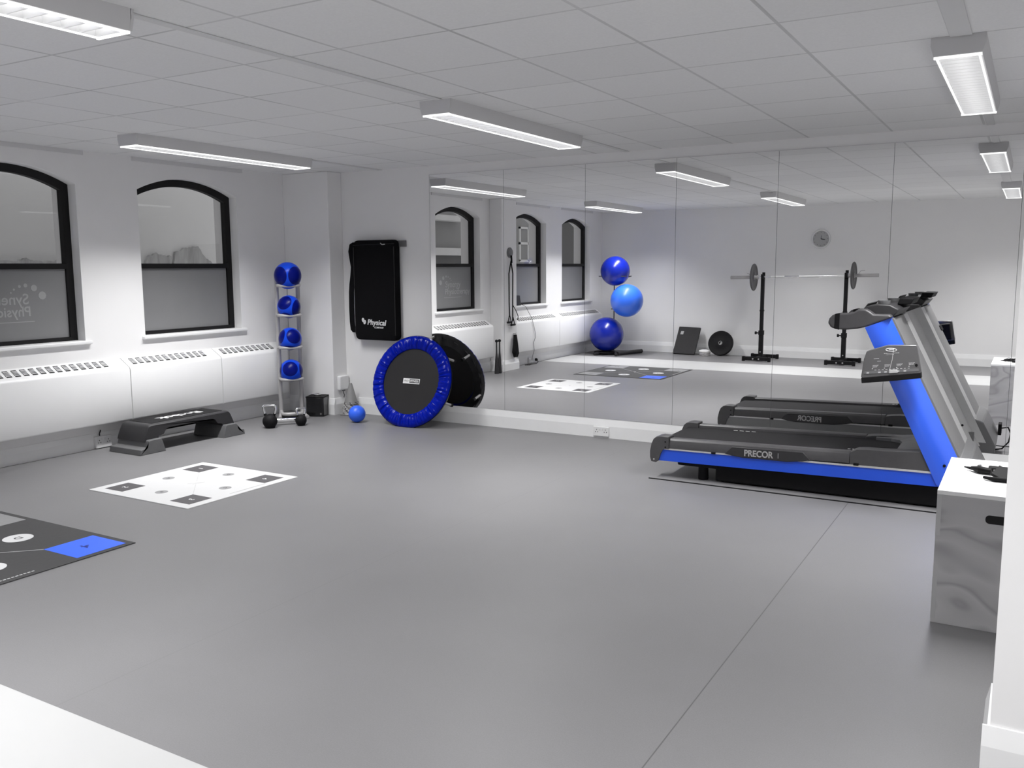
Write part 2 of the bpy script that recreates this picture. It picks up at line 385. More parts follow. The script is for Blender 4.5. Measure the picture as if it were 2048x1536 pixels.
# ------------------------------------------------------------------ windows
def ring_band(bm, outer, inner, x0, x1):
    n = len(outer); vo0 = [bm.verts.new((x0, *p)) for p in outer]; vi0 = [bm.verts.new((x0, *p)) for p in inner]
    vo1 = [bm.verts.new((x1, *p)) for p in outer]; vi1 = [bm.verts.new((x1, *p)) for p in inner]
    for i in range(n):
        j = (i + 1) % n
        for q in ((vo0[i], vo0[j], vi0[j], vi0[i]), (vo1[i], vi1[i], vi1[j], vo1[j]), (vi0[i], vi0[j], vi1[j], vi1[i]), (vo0[i], vo1[i], vo1[j], vo0[j])): bm.faces.new(q)
def window(i, y0, y1):
    FX, FD = -.10, -.155
    def outline(ins, zb):
        ap = arch_pts(y0 + ins, y1 - ins, SPR - ins * .75, CRN - ins, 24)
        return [(y0 + ins, zb)] + ap + [(y1 - ins, zb)]
    bm = mk(); ring_band(bm, outline(0.0, SILL), outline(.062, SILL + .032), FX, FD)
    w = struct('window_%d' % i, bm, M['black_frame'])
    bm = mk(); box(bm, -.145, -.095, y0 + .05, y1 - .05, 1.500, 1.545); link('meeting_rail', bm, M['black_frame'], w, bevel=.004)
    bm = mk(); box(bm, -.14, -.12, y0 + .055, y1 - .055, SILL + .03, 1.51); lab(link('frosted_pane', bm, M['frosted'], w, smooth=False), 'frosted lower pane')
    bm = mk(); ap = outline(.055, 1.53); prism(bm, [(-.128, *p) for p in ap], (-.005, 0, 0)); lab(link('clear_pane', bm, M['glass'], w, smooth=False), 'clear upper pane')
    bm = mk(); box(bm, -.10, .036, y0 - .035, y1 + .045, SILL - .03, SILL + .001); link('window_sill', bm, M['skirt'], w, bevel=.009, seg=3)
    bm = mk(); box(bm, -.155, -.10, y0, y1, SILL, SILL + .002); link('frame_foot', bm, M['black_frame'], w)
    return w
wins = [window(i + 1, *WIN[i]) for i in range(4)]
w2 = wins[1]
for (yy, zz, rr) in ((-2.792, 1.291, .033), (-2.857, 1.352, .026), (-2.925, 1.373, .016), (-2.974, 1.366, .012), (-3.02, 1.343, .009), (-3.045, 1.318, .007)):
    bm = mk(); lathe(bm, [(0, 0), (rr, 0), (rr, .0012), (0, .0012)], 9, 'X', (-.12, yy, zz)); lab(link('logo_dot', bm, M['logo'], w2), 'pale dot of the window logo')
text('logo_lettering', 'Synergy', .118, M['logo'], w2, (-.1195, -3.09, 1.262), (0, -1, 0), (0, 0, 1), .0006, .0015, sx=1)
text('logo_lettering', 'Physiotherapy', .108, M['logo'], w2, (-.1195, -3.20, 1.165), (0, -1, 0), (0, 0, 1), .0006, .0015, sx=1)
bm = mk(); box(bm, -.12, -.1192, -3.3, -2.87, 1.085, 1.091); link('logo_underline', bm, M['logo'], w2, smooth=False)

# ------------------------------------------------------------------ outside
ex = thing('neighbouring_wall', 'pale rendered wall seen through the clear upper panes of the windows', 'building', (-1.75, .8, 0))
bm = mk(); box(bm, -1.9, -1.6, -2.75, 5, -.5, 6); link('render_face', bm, M['exterior'], ex, smooth=False)
def jag(pts, zb, seed, y_off=0):
    rnd = random.Random(seed); top = []
    for (ya, za), (yb, zb_) in zip(pts, pts[1:]):
        for k in range(6):
            t = k / 6; top.append((ya + (yb - ya) * t, za + (zb_ - za) * t + rnd.uniform(-.006, .012)))
    top.append(pts[-1])
    return top
for pts, sd in (([(-.70, 1.56), (-.65, 1.635), (-.55, 1.665), (-.42, 1.625), (-.36, 1.64), (-.355, 1.50)], 1),
                ([(-.33, 1.54), (-.30, 1.68), (-.22, 1.70), (-.16, 1.73), (-.06, 1.735), (.02, 1.75), (.08, 1.65), (.13, 1.60), (.20, 1.57), (.22, 1.50)], 2),
                ([(-2.4, 1.575), (-2.1, 1.58), (-2.02, 1.60), (-1.95, 1.575), (-1.75, 1.575), (-1.6, 1.59), (-1.4, 1.57)], 3)):
    tp = jag(pts, 0, sd); poly = [(-1.6, y, z) for y, z in tp] + [(-1.6, pts[-1][0], 1.3), (-1.6, pts[0][0], 1.3)]
    bm = mk(); prism(bm, poly, (.035, 0, 0)); lab(link('broken_render', bm, M['exterior_rough'], ex, smooth=False), 'ragged broken patch of render')
e2 = thing('masonry_building', 'grey building across the yard, seen reflected through the far windows', 'building', (-3.2, -9, 0))
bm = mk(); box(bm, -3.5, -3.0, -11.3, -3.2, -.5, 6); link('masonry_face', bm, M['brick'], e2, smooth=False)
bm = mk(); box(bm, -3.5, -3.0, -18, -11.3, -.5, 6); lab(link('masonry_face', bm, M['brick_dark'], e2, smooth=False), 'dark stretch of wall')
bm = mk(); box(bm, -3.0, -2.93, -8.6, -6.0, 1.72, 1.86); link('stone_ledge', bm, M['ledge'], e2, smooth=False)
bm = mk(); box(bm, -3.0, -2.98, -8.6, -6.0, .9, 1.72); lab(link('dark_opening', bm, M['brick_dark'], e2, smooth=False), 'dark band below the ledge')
bm = mk(); box(bm, -3.0, -2.75, -7.5, -5.5, 2.36, 2.46); link('canopy', bm, M['ledge'], e2, smooth=False)
bm = mk()
for a, b_, c, d in ((-10.35, -10.29, 1.62, 2.36), (-9.97, -9.92, 1.62, 2.36), (-10.35, -9.92, 2.32, 2.36), (-10.35, -9.92, 1.98, 2.03), (-10.35, -9.92, 1.60, 1.65)): box(bm, -3.0, -2.97, a, b_, c, d)
link('sash_window', bm, M['ledge'], e2, smooth=False)

# ------------------------------------------------------------------ radiators
M['slot'] = noise_mat('slot_shadow_grey', (.045, .045, .045, 1), (.06, .06, .06, 1), 20, .8)
def radiator(y0, y1, label):
    t = thing('radiator', label, 'radiator', (.07, (y0 + y1) / 2, .215), 0, 'convector radiators below the windows')
    a, b_ = y0 + .004, y1 - .004; D = .14
    prof = [(.021, .235), (D - .02, .215), (D - .006, .219), (D, .23), (D, .645), (D - .004, .660), (D - .016, .672), (.008, .742), (0.001, .742), (.001, .235)]
    bm = mk(); prism(bm, [(x, a, z) for x, z in prof], (0, b_ - a, 0)); link('casing', bm, M['plinth'], t)
    # sloping grille
    p0 = Vector((.018, 0, .739)); p1 = Vector((.118, 0, .678)); n = Vector((.52, 0, .854)).normalized()
    g0, g1 = a + .06, b_ - .10
    A = p0 + (p1 - p0) * .13; B = p0 + (p1 - p0) * .83
    nb = int((g1 - g0) / .068); slots = mk(); bars = mk()
    for k in range(nb):
        s = g0 + k * .068
        poly = [A + n * .0015 + Vector((0, s, 0)), A + n * .0015 + Vector((0, s + .040, 0)), B + n * .0015 + Vector((0, s + .040, 0)), B + n * .0015 + Vector((0, s, 0))]
        prism(slots, [tuple(p) for p in poly], -n * .003)
        for j in range(1, 5):
            c = A + (B - A) * (j / 5) ; dd = (B - A).normalized() * .0028
            poly = [c - dd + n * .0012 + Vector((0, s, 0)), c + dd + n * .001 + Vector((0, s, 0)), c + dd + n * .001 + Vector((0, s + .040, 0)), c - dd + n * .001 + Vector((0, s + .040, 0))]
            prism(bars, [tuple(p) for p in poly], n * .002)
    nf = len(slots.faces); me_ = bpy.data.meshes.new('tmp'); bars.to_mesh(me_); bars.free(); slots.from_mesh(me_); bpy.data.meshes.remove(me_)
    slots.faces.ensure_lookup_table()
    for fi in range(nf, len(slots.faces)): slots.faces[fi].material_index = 1
    lab(link('grille', slots, [M['slot'], M['plinth']], t, smooth=False), 'dark grille slots')
    return t
radiator(-3.725, -2.222, 'long white convector radiator under the left arched window, behind the double socket')
radiator(-2.222, -1.231, 'short white convector radiator directly behind the dark step platform')
radiator(-1.231, -.36, 'white convector radiator in the corner behind the medicine ball rack')
radiator(-5.78, -4.33, 'white convector radiator below the speaker, seen in the mirror')
radiator(-7.43, -5.78, 'white convector radiator beside the stacked gym balls, seen in the mirror')

# ------------------------------------------------------------------ ceiling lights
def light_fixture(xc, y0, y1, label):
    t = thing('ceiling_light', label, 'ceiling light', (xc, (y0 + y1) / 2, H), 0, 'surface mounted strip lights')
    w = .105; zb = H - .078
    prof = [(xc - w, H), (xc - w, H - .035), (xc - .092, zb), (xc - .082, zb), (xc - .082, H - .03), (xc + .082, H - .03), (xc + .082, zb), (xc + .092, zb), (xc + w, H - .035), (xc + w, H)]
    bm = mk(); prism(bm, [(x, y0 + .012, z) for x, z in prof], (0, y1 - y0 - .024, 0))
    for ya, yb in ((y0, y0 + .014), (y1 - .014, y1)):
        prism(bm, [(xc - w, ya, H), (xc - w, ya, H - .035), (xc - .092, ya, zb), (xc + .092, ya, zb), (xc + w, ya, H - .035), (xc + w, ya, H)], (0, yb - ya, 0))
    link('housing', bm, M['fixture'], t)
    bm = mk(); box(bm, xc - .034, xc + .034, y0 + .02, y1 - .02, H - .044, H - .036); lab(link('lamp_tube', bm, M['lamp'], t, smooth=False), 'glowing lamp strip')
    bm = mk(); prism(bm, [(xc - .080, y0 + .02, H - .031), (xc - .080, y0 + .02, zb - .002), (xc - .076, y0 + .02, zb - .002), (xc - .064, y0 + .02, H - .045), (xc - .036, y0 + .02, H - .034), (xc + .036, y0 + .02, H - .034), (xc + .064, y0 + .02, H - .045), (xc + .076, y0 + .02, zb - .002), (xc + .080, y0 + .02, zb - .002), (xc + .080, y0 + .02, H - .031)], (0, y1 - y0 - .04, 0)); link('reflector', bm, M['louvre'], t, smooth=False)
    bm = mk(); n = int((y1 - y0) / .072)
    for k in range(n + 1):
        yy = y0 + .03 + (y1 - y0 - .06) * k / n
        prism(bm, [(xc - .076, yy - .0015, zb - .004), (xc - .076, yy + .0015, zb - .004), (xc - .076, yy + .010, H - .052), (xc - .076, yy - .010, H - .052)], (.152, 0, 0))
    link('louvre_blades', bm, M['louvre'], t, smooth=False)
    bm = mk()
    for s in (-1, 1): box(bm, *sorted((xc + s * .078, xc + s * .085)), y0 + .01, y1 - .01, zb - .008, zb + .012)
    for yy in (y0 + .01, y1 - .022): box(bm, xc - .092, xc + .092, yy, yy + .012, zb - .009, zb + .004)
    link('louvre_rim', bm, M['rim_glow'], t, smooth=False)
    ld = bpy.data.lights.new('lamp_glow', 'AREA'); ld.shape = 'RECTANGLE'; ld.size = .155; ld.size_y = (y1 - y0) - .06
    ld.energy = LPOW; ld.spread = math.radians(LSPREAD); lo = bpy.data.objects.new('lamp_glow', ld); C.objects.link(lo)
    lo.parent = t; lo.location = (0, 0, -.0835)
    return t
M['rim_glow'] = emit_mat('rim_painted_glow', (1, 1, 1, 1), 1.15)  # metal rim given a glow of its own to look lit by the tube
LPOW, LSPREAD = 31, 117
light_fixture(1.083, -2.825, -1.04, 'ceiling strip light above the windows, nearest the left back corner')
light_fixture(3.70, -2.735, -1.0, 'ceiling strip light in the middle of the ceiling, in front of the mirrors')
light_fixture(6.40, -2.77, -1.07, 'ceiling strip light above the treadmill at the upper right')
light_fixture(1.02, -6.85, -5.05, 'ceiling strip light seen in the mirror above the gym balls')
light_fixture(3.69, -6.55, -4.795, 'ceiling strip light cut by the top left of the picture')
light_fixture(6.45, -6.70, -4.95, 'ceiling strip light seen smallest in the mirror at the far right')
def conduit(x, y0, y1, label, w=.045):
    bm = mk(); box(bm, x - w / 2, x + w / 2, y0, y1, H - .007, H); tag(link('ceiling_trunking', bm, M['ceil_plain'], bevel=.003), label, 'cable trunking', 'trunking between the strip lights')
M['ceil_plain'] = noise_mat('trunking_paint', (.66, .66, .66, 1), (.70, .70, .70, 1), 6, .7)
conduit(3.735, -4.79, -2.74, 'flat ceiling trunking between the top left light and the middle light')
conduit(3.735, -.995, -.002, 'flat ceiling trunking from the middle light to the mirror wall')
conduit(6.41, -4.94, -2.775, 'flat ceiling trunking running up to the upper right light', .085)
conduit(6.42, -1.065, -.002, 'flat ceiling trunking from the upper right light to the mirror wall', .05)
conduit(1.12, -1.035, -.002, 'flat ceiling trunking from the corner light to the back wall', .05)

# ------------------------------------------------------------------ wall bits
def socket_double(name, c, axis, label, plug=False, parent=None, w=.15, h=.088, d=.03):
    t = thing(name, label, 'socket', c, 0, None)
    x, y, z = c; bm = mk()
    if axis == 'X': box(bm, x, x + d, y - w / 2, y + w / 2, z - h / 2, z + h / 2)
    else: box(bm, x - w / 2, x + w / 2, y - d, y, z - h / 2, z + h / 2)
    link('face_plate', bm, M['white_plastic'], t, bevel=.005)
    for s in (-1, 1):
        bm = mk()
        for dx, dz in ((0, .016), (-.011, -.004), (.011, -.004)):
            o = s * .042
            if axis == 'X': box(bm, x + d - .001, x + d + .0008, y + o + dx - .003, y + o + dx + .003, z + dz - .004, z + dz + .004)
            else: box(bm, x + o + dx - .003, x + o + dx + .003, y - d - .0008, y - d + .001, z + dz - .004, z + dz + .004)
        link('socket_holes', bm, M['dark2'], t, smooth=False)
        bm = mk()
        o = s * .014
        if axis == 'X': box(bm, x + d, x + d + .004, y + o - .006, y + o + .006, z + .016, z + .034)
        else: box(bm, x + o - .006, x + o + .006, y - d - .004, y - d, z + .016, z + .034)
        link('rocker', bm, M['white_plastic'], t)
    return t
t = socket_double('double_socket', (3.53, -.02, .056), 'Y', 'white double socket set in the skirting under the mirrors', d=.012)
t = socket_double('double_socket', (.02, -2.45, .056), 'X', 'white double socket box under the radiator, left of the step platform', h=.10)
bm = mk(); tube(bm, [(.025, -2.47, .105), (.03, -2.475, .125), (.018, -2.46, .135), (.012, -2.45, .15)], .004); lab(link('lead', bm, M['black'], t), 'short black lead')
t = socket_double('double_socket', (.02, -5.0, .056), 'X', 'white double socket with a black plug, seen in the mirror below the speaker')
bm = mk(); lathe(bm, [(0, 0), (.022, 0), (.024, .02), (.014, .036), (0, .036)], 16, 'X', (.05, -5.12, .05)); lab(link('plug', bm, M['black'], t), 'black plug')
bm = mk(); tube(bm, [(.075, -5.12, .05), (.11, -5.10, .02), (.14, -5.0, .006), (.12, -4.85, .006), (.16, -4.75, .006), (.10, -4.7, .006), (.14, -4.85, .007)], .005); lab(link('lead', bm, M['black'], t), 'black lead on the floor')

t = thing('wall_isolator', 'white isolator box on the side of the corner pier with a dangling lead', 'switch box', (.61, -.085, .315))
bm = mk(); box(bm, .6105, .655, -.158, -.012, .245, .395); link('housing', bm, M['white_plastic'], t, bevel=.014, seg=4)
bm = mk(); box(bm, .622, .648, -.10, -.07, .232, .246); link('cable_gland', bm, M['grey'], t, bevel=.003)
bm = mk(); tube(bm, [(.635, -.09, .235), (.637, -.088, .21), (.642, -.080, .19), (.636, -.084, .172), (.64, -.08, .166)], .004); lab(link('lead', bm, M['dark'], t), 'dark dangling lead')

# ------------------------------------------------------------------ hanging bag
t = thing('equipment_bag', 'tall black zipped bag hanging flat on the white wall left of the mirrors', 'bag', (1.08, -.06, .77))
def rounded_rect(x0, x1, z0, z1, r, n=6):
    P = []
    for cx, cz, a in ((x1 - r, z1 - r, 0), (x0 + r, z1 - r, PI / 2), (x0 + r, z0 + r, PI), (x1 - r, z0 + r, 1.5 * PI)):
        for i in range(n + 1): P.append((cx + r * math.cos(a + PI / 2 * i / n), cz + r * math.sin(a + PI / 2 * i / n)))
    return P
bm = mk(); prev = None
layers = [(-.012, .985), (-.03, 1.0), (-.075, 1.0), (-.095, .985), (-.102, .93)]
outl = rounded_rect(.825, 1.345, .775, 1.768, .045)
cx0, cz0 = 1.085, 1.27
for yy, sc_ in layers:
    ring = []
    for x, z in outl:
        ww = .010 * math.sin(z * 7 + x * 3)
        ring.append(bm.verts.new((cx0 + (x - cx0) * (1 - (1 - sc_) * .8) + ww * .3, yy, cz0 + (z - cz0) * (1 - (1 - sc_) * .4))))
    if prev:
        for i in range(len(ring)): bm.faces.new((prev[i], prev[(i + 1) % len(ring)], ring[(i + 1) % len(ring)], ring[i]))
    else: bm.faces.new(ring[::-1])
    prev = ring
bm.faces.new(prev); link('bag_body', bm, M['black_cloth'], t)
bm = mk(); tube(bm, [(.83, -.1, 1.72), (1.34, -.1, 1.73)], .003); tube(bm, [(.835, -.1, .83), (.832, -.1, 1.70)], .0035); tube(bm, [(1.338, -.1, .83), (1.338, -.1, 1.70)], .0035); link('zip', bm, M['black_gloss'], t)
def strap(pts, w, th=.003):
    bm = mk(); P = [Vector(p) for p in pts]; rings = []
    for p in P: rings.append([bm.verts.new(p + Vector((-w / 2, -th, 0))), bm.verts.new(p + Vector((w / 2, -th, 0))), bm.verts.new(p + Vector((w / 2, th, 0))), bm.verts.new(p + Vector((-w / 2, th, 0)))])
    for a, b_ in zip(rings, rings[1:]):
        for k in range(4): bm.faces.new((a[k], a[(k + 1) % 4], b_[(k + 1) % 4], b_[k]))
    bm.faces.new(rings[0][::-1]); bm.faces.new(rings[-1]); return bm
link('shoulder_strap', strap([(.83, -.07, 1.75), (.79, -.07, 1.73), (.772, -.07, 1.66), (.785, -.07, 1.58), (.80, -.07, 1.50), (.79, -.07, 1.42), (.775, -.07, 1.34), (.765, -.07, 1.25), (.762, -.07, 1.1), (.765, -.07, .95), (.775, -.07, .87), (.80, -.07, .845), (.85, -.06, .84)], .062), M['black_cloth'], t)
link('shoulder_strap', strap([(.83, -.06, 1.70), (.815, -.06, 1.6), (.80, -.06, 1.52), (.815, -.055, 1.42), (.83, -.05, 1.32), (.835, -.05, 1.2), (.835, -.05, 1.05)], .05), M['black_cloth'], t)
text('bag_lettering', 'Physical', .075, M['white_print'], t, (1.105, -.1035, .952), (1, 0, -.02), (0, 0, 1), .0008, .0016, shear=.2)
text('bag_lettering', 'COMPANY', .024, M['white_print'], t, (1.135, -.1035, .903), (1, 0, -.02), (0, 0, 1), .0008, .0004)
bm = mk()
for (a, b_, an) in ((.935, .975, .5), (.955, .955, -.6)):
    pts = [(a + .016 * math.cos(q) * math.cos(an) - .028 * math.sin(q) * math.sin(an) * .6, -.1028, b_ + .016 * math.cos(q) * math.sin(an) + .024 * math.sin(q) * math.cos(an)) for q in [2 * PI * i / 16 for i in range(16)]]
    prism(bm, pts, (0, -.001, 0))
link('bag_emblem', bm, M['white_print'], t, smooth=False)
bm = mk(); tube(bm, [(1.18, -.105, 1.735), (1.20, -.108, 1.722), (1.235, -.105, 1.724)], .0045); lab(link('zip_pull', bm, M['silver'], t), 'silver zip pull')
bm = mk(); box(bm, .80, 1.42, -.022, 0, 1.70, 1.76); tag(link('wall_rail', bm, M['grey2'], bevel=.002), 'grey metal rail on the wall behind the top of the black bag', 'rail')

# ------------------------------------------------------------------ trampoline
TC = Vector((1.676, -.315, .421)); yaw, tilt = .024, .295
n_ = Vector((math.sin(yaw) * math.cos(tilt), -math.cos(yaw) * math.cos(tilt), math.sin(tilt)))
u_ = Vector((math.cos(yaw), math.sin(yaw), 0)); w_ = n_.cross(u_); w_ = w_ if w_.z > 0 else -w_
t = thing('mini_trampoline', 'round mini trampoline with a blue padded rim leaning against the mirror', 'trampoline', (1.68, -.40, 0))
def D3(r, a, h): return TC + (u_ * math.cos(a) + w_ * math.sin(a)) * r + n_ * h
bm = mk(); N = 240; prof = []
for j, (r, h) in enumerate([(.316, -.004), (.318, .010), (.335, .022), (.36, .028), (.39, .028), (.42, .022), (.438, .010), (.445, -.006), (.440, -.024), (.425, -.03)]):
    ring = []
    for k in range(N):
        a = 2 * PI * k / N
        wr = math.sin(a * 61 + 3 * math.sin(a * 5)) * .5 + math.sin(a * 37 + 1.7) * .5 + .5 * math.sin(a * 97 + math.sin(a * 11) * 2)
        amp = .0075 * (1 - abs(j - 3) / 6 if j < 8 else 0)
        ring.append(bm.verts.new(D3(r, a, h + wr * max(amp, 0))))
    prof.append(ring)
for a, b_ in zip(prof, prof[1:]):
    for k in range(N): bm.faces.new((a[k], a[(k + 1) % N], b_[(k + 1) % N], b_[k]))
M['vinyl'] = noise_mat('blue_vinyl', rgb(0, 16, 132), rgb(0, 28, 168), 14, .22, spec=.15, coat=0)
lab(link('rim_pad', bm, M['vinyl'], t), 'wrinkled shiny blue rim pad')
bm = mk(); M['tramp'] = noise_mat('trampoline_bed', (.013, .012, .013, 1), (.022, .021, .022, 1), 5, .42, spec=.3)
ring = [bm.verts.new(D3(.322, 2 * PI * k / 64, -.002)) for k in range(64)]; bm.faces.new(ring)
ring2 = [bm.verts.new(D3(.322, 2 * PI * k / 64, -.006)) for k in range(64)]; bm.faces.new(ring2[::-1])
for k in range(64): bm.faces.new((ring[k], ring[(k + 1) % 64], ring2[(k + 1) % 64], ring2[k]))
lab(link('jumping_mat', bm, M['tramp'], t, smooth=False), 'black jumping bed')
bm = mk(); tube(bm, [D3(.425, 2 * PI * k / 72, -.032) for k in range(72)], .014, 10, closed=True); link('frame_ring', bm, M['dark'], t)
bm = mk()
NB = 96; inn = [bm.verts.new(D3(.335, 2 * PI * k / NB, -.028 + .003 * math.sin(k * 2.1))) for k in range(NB)]; ou = [bm.verts.new(D3(.434, 2 * PI * k / NB, -.048 + .003 * math.sin(k * 1.3))) for k in range(NB)]; o2 = [bm.verts.new(D3(.449, 2 * PI * k / NB, -.010)) for k in range(NB)]
for k in range(NB): bm.faces.new((ou[k], ou[(k + 1) % NB], o2[(k + 1) % NB], o2[k]))
for k in range(NB): bm.faces.new((inn[k], inn[(k + 1) % NB], ou[(k + 1) % NB], ou[k]))
lab(link('pad_underside', bm, M['black_gloss'], t), 'black underside of the rim pad')
for k in range(6):
    a = .62 + k * PI / 3
    h_end = -.175
    bm = mk(); tube(bm, [D3(.425, a, -.044), D3(.425, a, h_end + .02)], .012, 12); lg = link('leg', bm, M['silver'], t)
    bm = mk(); tube(bm, [D3(.425, a, h_end + .03), D3(.425, a, h_end)], .016, 12); link('rubber_foot', bm, M['black'], lg)
tx = TC + n_ * .0015 + u_ * .018 - w_ * .0
lb = mk(); prism(lb, [tuple(TC + n_ * -.0015 + u_ * (a + .004) + w_ * b_) for a, b_ in ((-.095, -.022), (.095, -.022), (.095, .028), (-.095, .028))], n_ * .0015)
lt = lab(link('brand_patch', lb, M['white_print'], t, smooth=False), 'small white maker patch')
lb = mk(); prism(lb, [tuple(TC + n_ * .0002 + u_ * (a + .004) + w_ * b_) for a, b_ in ((-.02, -.014), (.088, -.014), (.088, .021), (-.02, .021))], n_ * .001)
link('patch_panel', lb, M['dark_print'], lt, smooth=False)
text('patch_lettering', 'FITNESS', .026, M['white_print'], lt, tuple(TC + n_ * .002 + u_ * .038 + w_ * .003), tuple(u_), tuple(w_), .0004, .0006)
text('patch_lettering', 'PRO', .026, M['grey_print'], lt, tuple(TC + n_ * .0008 - u_ * .054 + w_ * .003), tuple(u_), tuple(w_), .0004, .0004)

# ------------------------------------------------------------------ small ball, cones, cube
bm = mk(); sphere(bm, (0, 0, 0), .083, 40, 24); o = link('exercise_ball', bm, M['blue_toy'], world=False); o.location = (1.112, -.445, .083); tag(o, 'small plain bright blue ball on the floor left of the trampoline', 'ball')
t = thing('marker_cone', 'grey marker cone on a crumpled base beside the corner pier', 'cone', (.765, -.125, 0))
M['cone'] = noise_mat('grey_cone', (.22, .22, .22, 1), (.27, .265, .26, 1), 14, .5)
M['crumple'] = noise_mat('crumpled_plastic', (.24, .235, .235, 1), (.42, .41, .41, 1), 26, .3, coat=.5)
bm = mk(); lathe(bm, [(0, .328), (.013, .328), (.017, .32), (.068, .125), (.072, .115)], 32, 'Z', (.765, -.125, 0)); link('cone_body', bm, M['cone'], t)
bm = mk(); prev = None
for j in range(9):
    z = .012 + .125 * j / 8; ring = []
    for k in range(48):
        a = 2 * PI * k / 48; r = .082 + .010 * math.sin(a * 7 + j * 1.9) + .007 * math.sin(a * 13 + j * 2.7) - .018 * j / 8
        ring.append(bm.verts.new((.765 + r * math.cos(a), -.125 + r * math.sin(a), z + .004 * math.sin(a * 5 + j))))
    if prev:
        for k in range(48): bm.faces.new((prev[k], prev[(k + 1) % 48], ring[(k + 1) % 48], ring[k]))
    prev = ring
bm.faces.new(prev); link('crumpled_base', bm, M['crumple'], t)
bm = mk(); box(bm, .68, .85, -.21, -.04, 0, .014); link('foot_plate', bm, M['cone'], t, bevel=.004)

t = thing('black_cube', 'small black box on the floor in the corner beside the ball rack', 'box', (.485, -.315, 0), .42)
bm = mk(); box(bm, -.092, .092, -.092, .092, .004, .195); link('body', bm, M['black_gloss'], t, bevel=.006, world=False)
bm = mk(); box(bm, -.096, .096, -.096, .096, .195, .204); link('lid', bm, M['black'], t, bevel=.003, world=False)
bm = mk(); lathe(bm, [(.006, 0), (.008, 0), (.008, .002), (.006, .002)], 12, 'Y', (.06, -.0945, .03)); lab(link('badge', bm, M['silver'], t, world=False), 'tiny silver badge')
bm = mk(); lathe(bm, [(.020, 0), (.034, 0), (.036, .004), (.036, .016), (.034, .020), (.020, .020), (.020, 0)], 32, 'Z', (0, 0, 0)); o = link('tape_roll', bm, M['chrome'], world=False); o.location = (.485, -.315, .2045); tag(o, 'silver ring lying on top of the small black box', 'ring')

# ------------------------------------------------------------------ medicine ball rack
RO = Vector((.375, -.565, 0)); ra = PI / 4 + .12
t = thing('ball_rack', 'tall grey tubular rack holding four medicine balls by the corner', 'rack', RO, ra)
tz = 1.445
for s in (-1, 1):
    bm = mk(); tube(bm, [(s * .103, .055, .06), (s * .103, .055, 1.44)], .021, 14); link('upright', bm, M['silver'], t, world=False)
bm = mk(); tube(bm, [(-.103, .055, 1.42), (.103, .055, 1.42)], .008, 10); tube(bm, [(0, .058, .55), (0, .058, 1.42)], .0035, 8); link('back_bar', bm, M['silver'], t, world=False)
ballz = [(1.424, .132), (1.118, .113), (.800, .113), (.482, .113)]
ringz = [z - r * .72 for z, r in ballz]
for z in ringz:
    bm = mk(); pts = [(-.103, .055, z)] + [(.103 * math.sin(a), -.045 - .045 * math.cos(a), z - .004 * math.cos(a)) for a in [-PI / 2 + PI * i / 14 for i in range(15)]] + [(.103, .055, z)]
    tube(bm, pts, .0165, 12); link('ball_ring', bm, M['silver'], t, world=False)
    bm = mk(); tube(bm, [(-.103, .055, z), (.103, .055, z)], .008, 10); link('rear_bar', bm, M['silver'], t, world=False)
bm = mk(); pts = [(-.103, .055, .07), (-.103, .0, .05), (-.09, -.045, .05), (-.05, -.065, .05), (.05, -.065, .05), (.09, -.045, .05), (.103, 0, .05), (.103, .055, .07)]
tube(bm, pts, .019, 14); link('base_loop', bm, M['silver'], t, world=False)
for s in (-1, 1):
    bm = mk(); tube(bm, [(s * .103, .055, .07), (s * .125, -.03, .025), (s * .135, -.09, .019)], .017, 12); f = link('foot', bm, M['silver'], t, world=False)
bm = mk(); box(bm, -.09, .09, -.04, .13, .0, .035); lab(link('base_plate', bm, M['dark2'], t, world=False, bevel=.005), 'dark base plate')

def two_tone(name, seeds):
    """medicine ball: bright blue shell with dark blue rounded panels"""
    m, nt, b = base_mat(name, (.02, .1, .7, 1), .3, spec=.14, coat=0)
    tc = nt.nodes.new('ShaderNodeTexCoord'); acc = None
    for (d, rad) in seeds:
        v = nt.nodes.new('ShaderNodeVectorMath'); v.operation = 'NORMALIZE'; nt.links.new(tc.outputs['Object'], v.inputs[0])
        dp = nt.nodes.new('ShaderNodeVectorMath'); dp.operation = 'DOT_PRODUCT'; nt.links.new(v.outputs[0], dp.inputs[0])
        dp.inputs[1].default_value = Vector(d).normalized()
        g = mathn(nt, 'SMOOTH_MIN', mathn(nt, 'MAXIMUM', mathn(nt, 'MULTIPLY', mathn(nt, 'SUBTRACT', dp.outputs['Value'], rad), 60), 0.0), 1.0, .2)
        acc = g if acc is None else mathn(nt, 'MAXIMUM', acc, g)
    mx = nt.nodes.new('ShaderNodeMix'); mx.data_type = 'RGBA'; nt.links.new(acc, mx.inputs['Factor'])
    mx.inputs['A'].default_value = rgb(22, 72, 212); mx.inputs['B'].default_value = rgb(2, 14, 108)
    nt.links.new(mx.outputs['Result'], b.inputs['Base Color']); return m
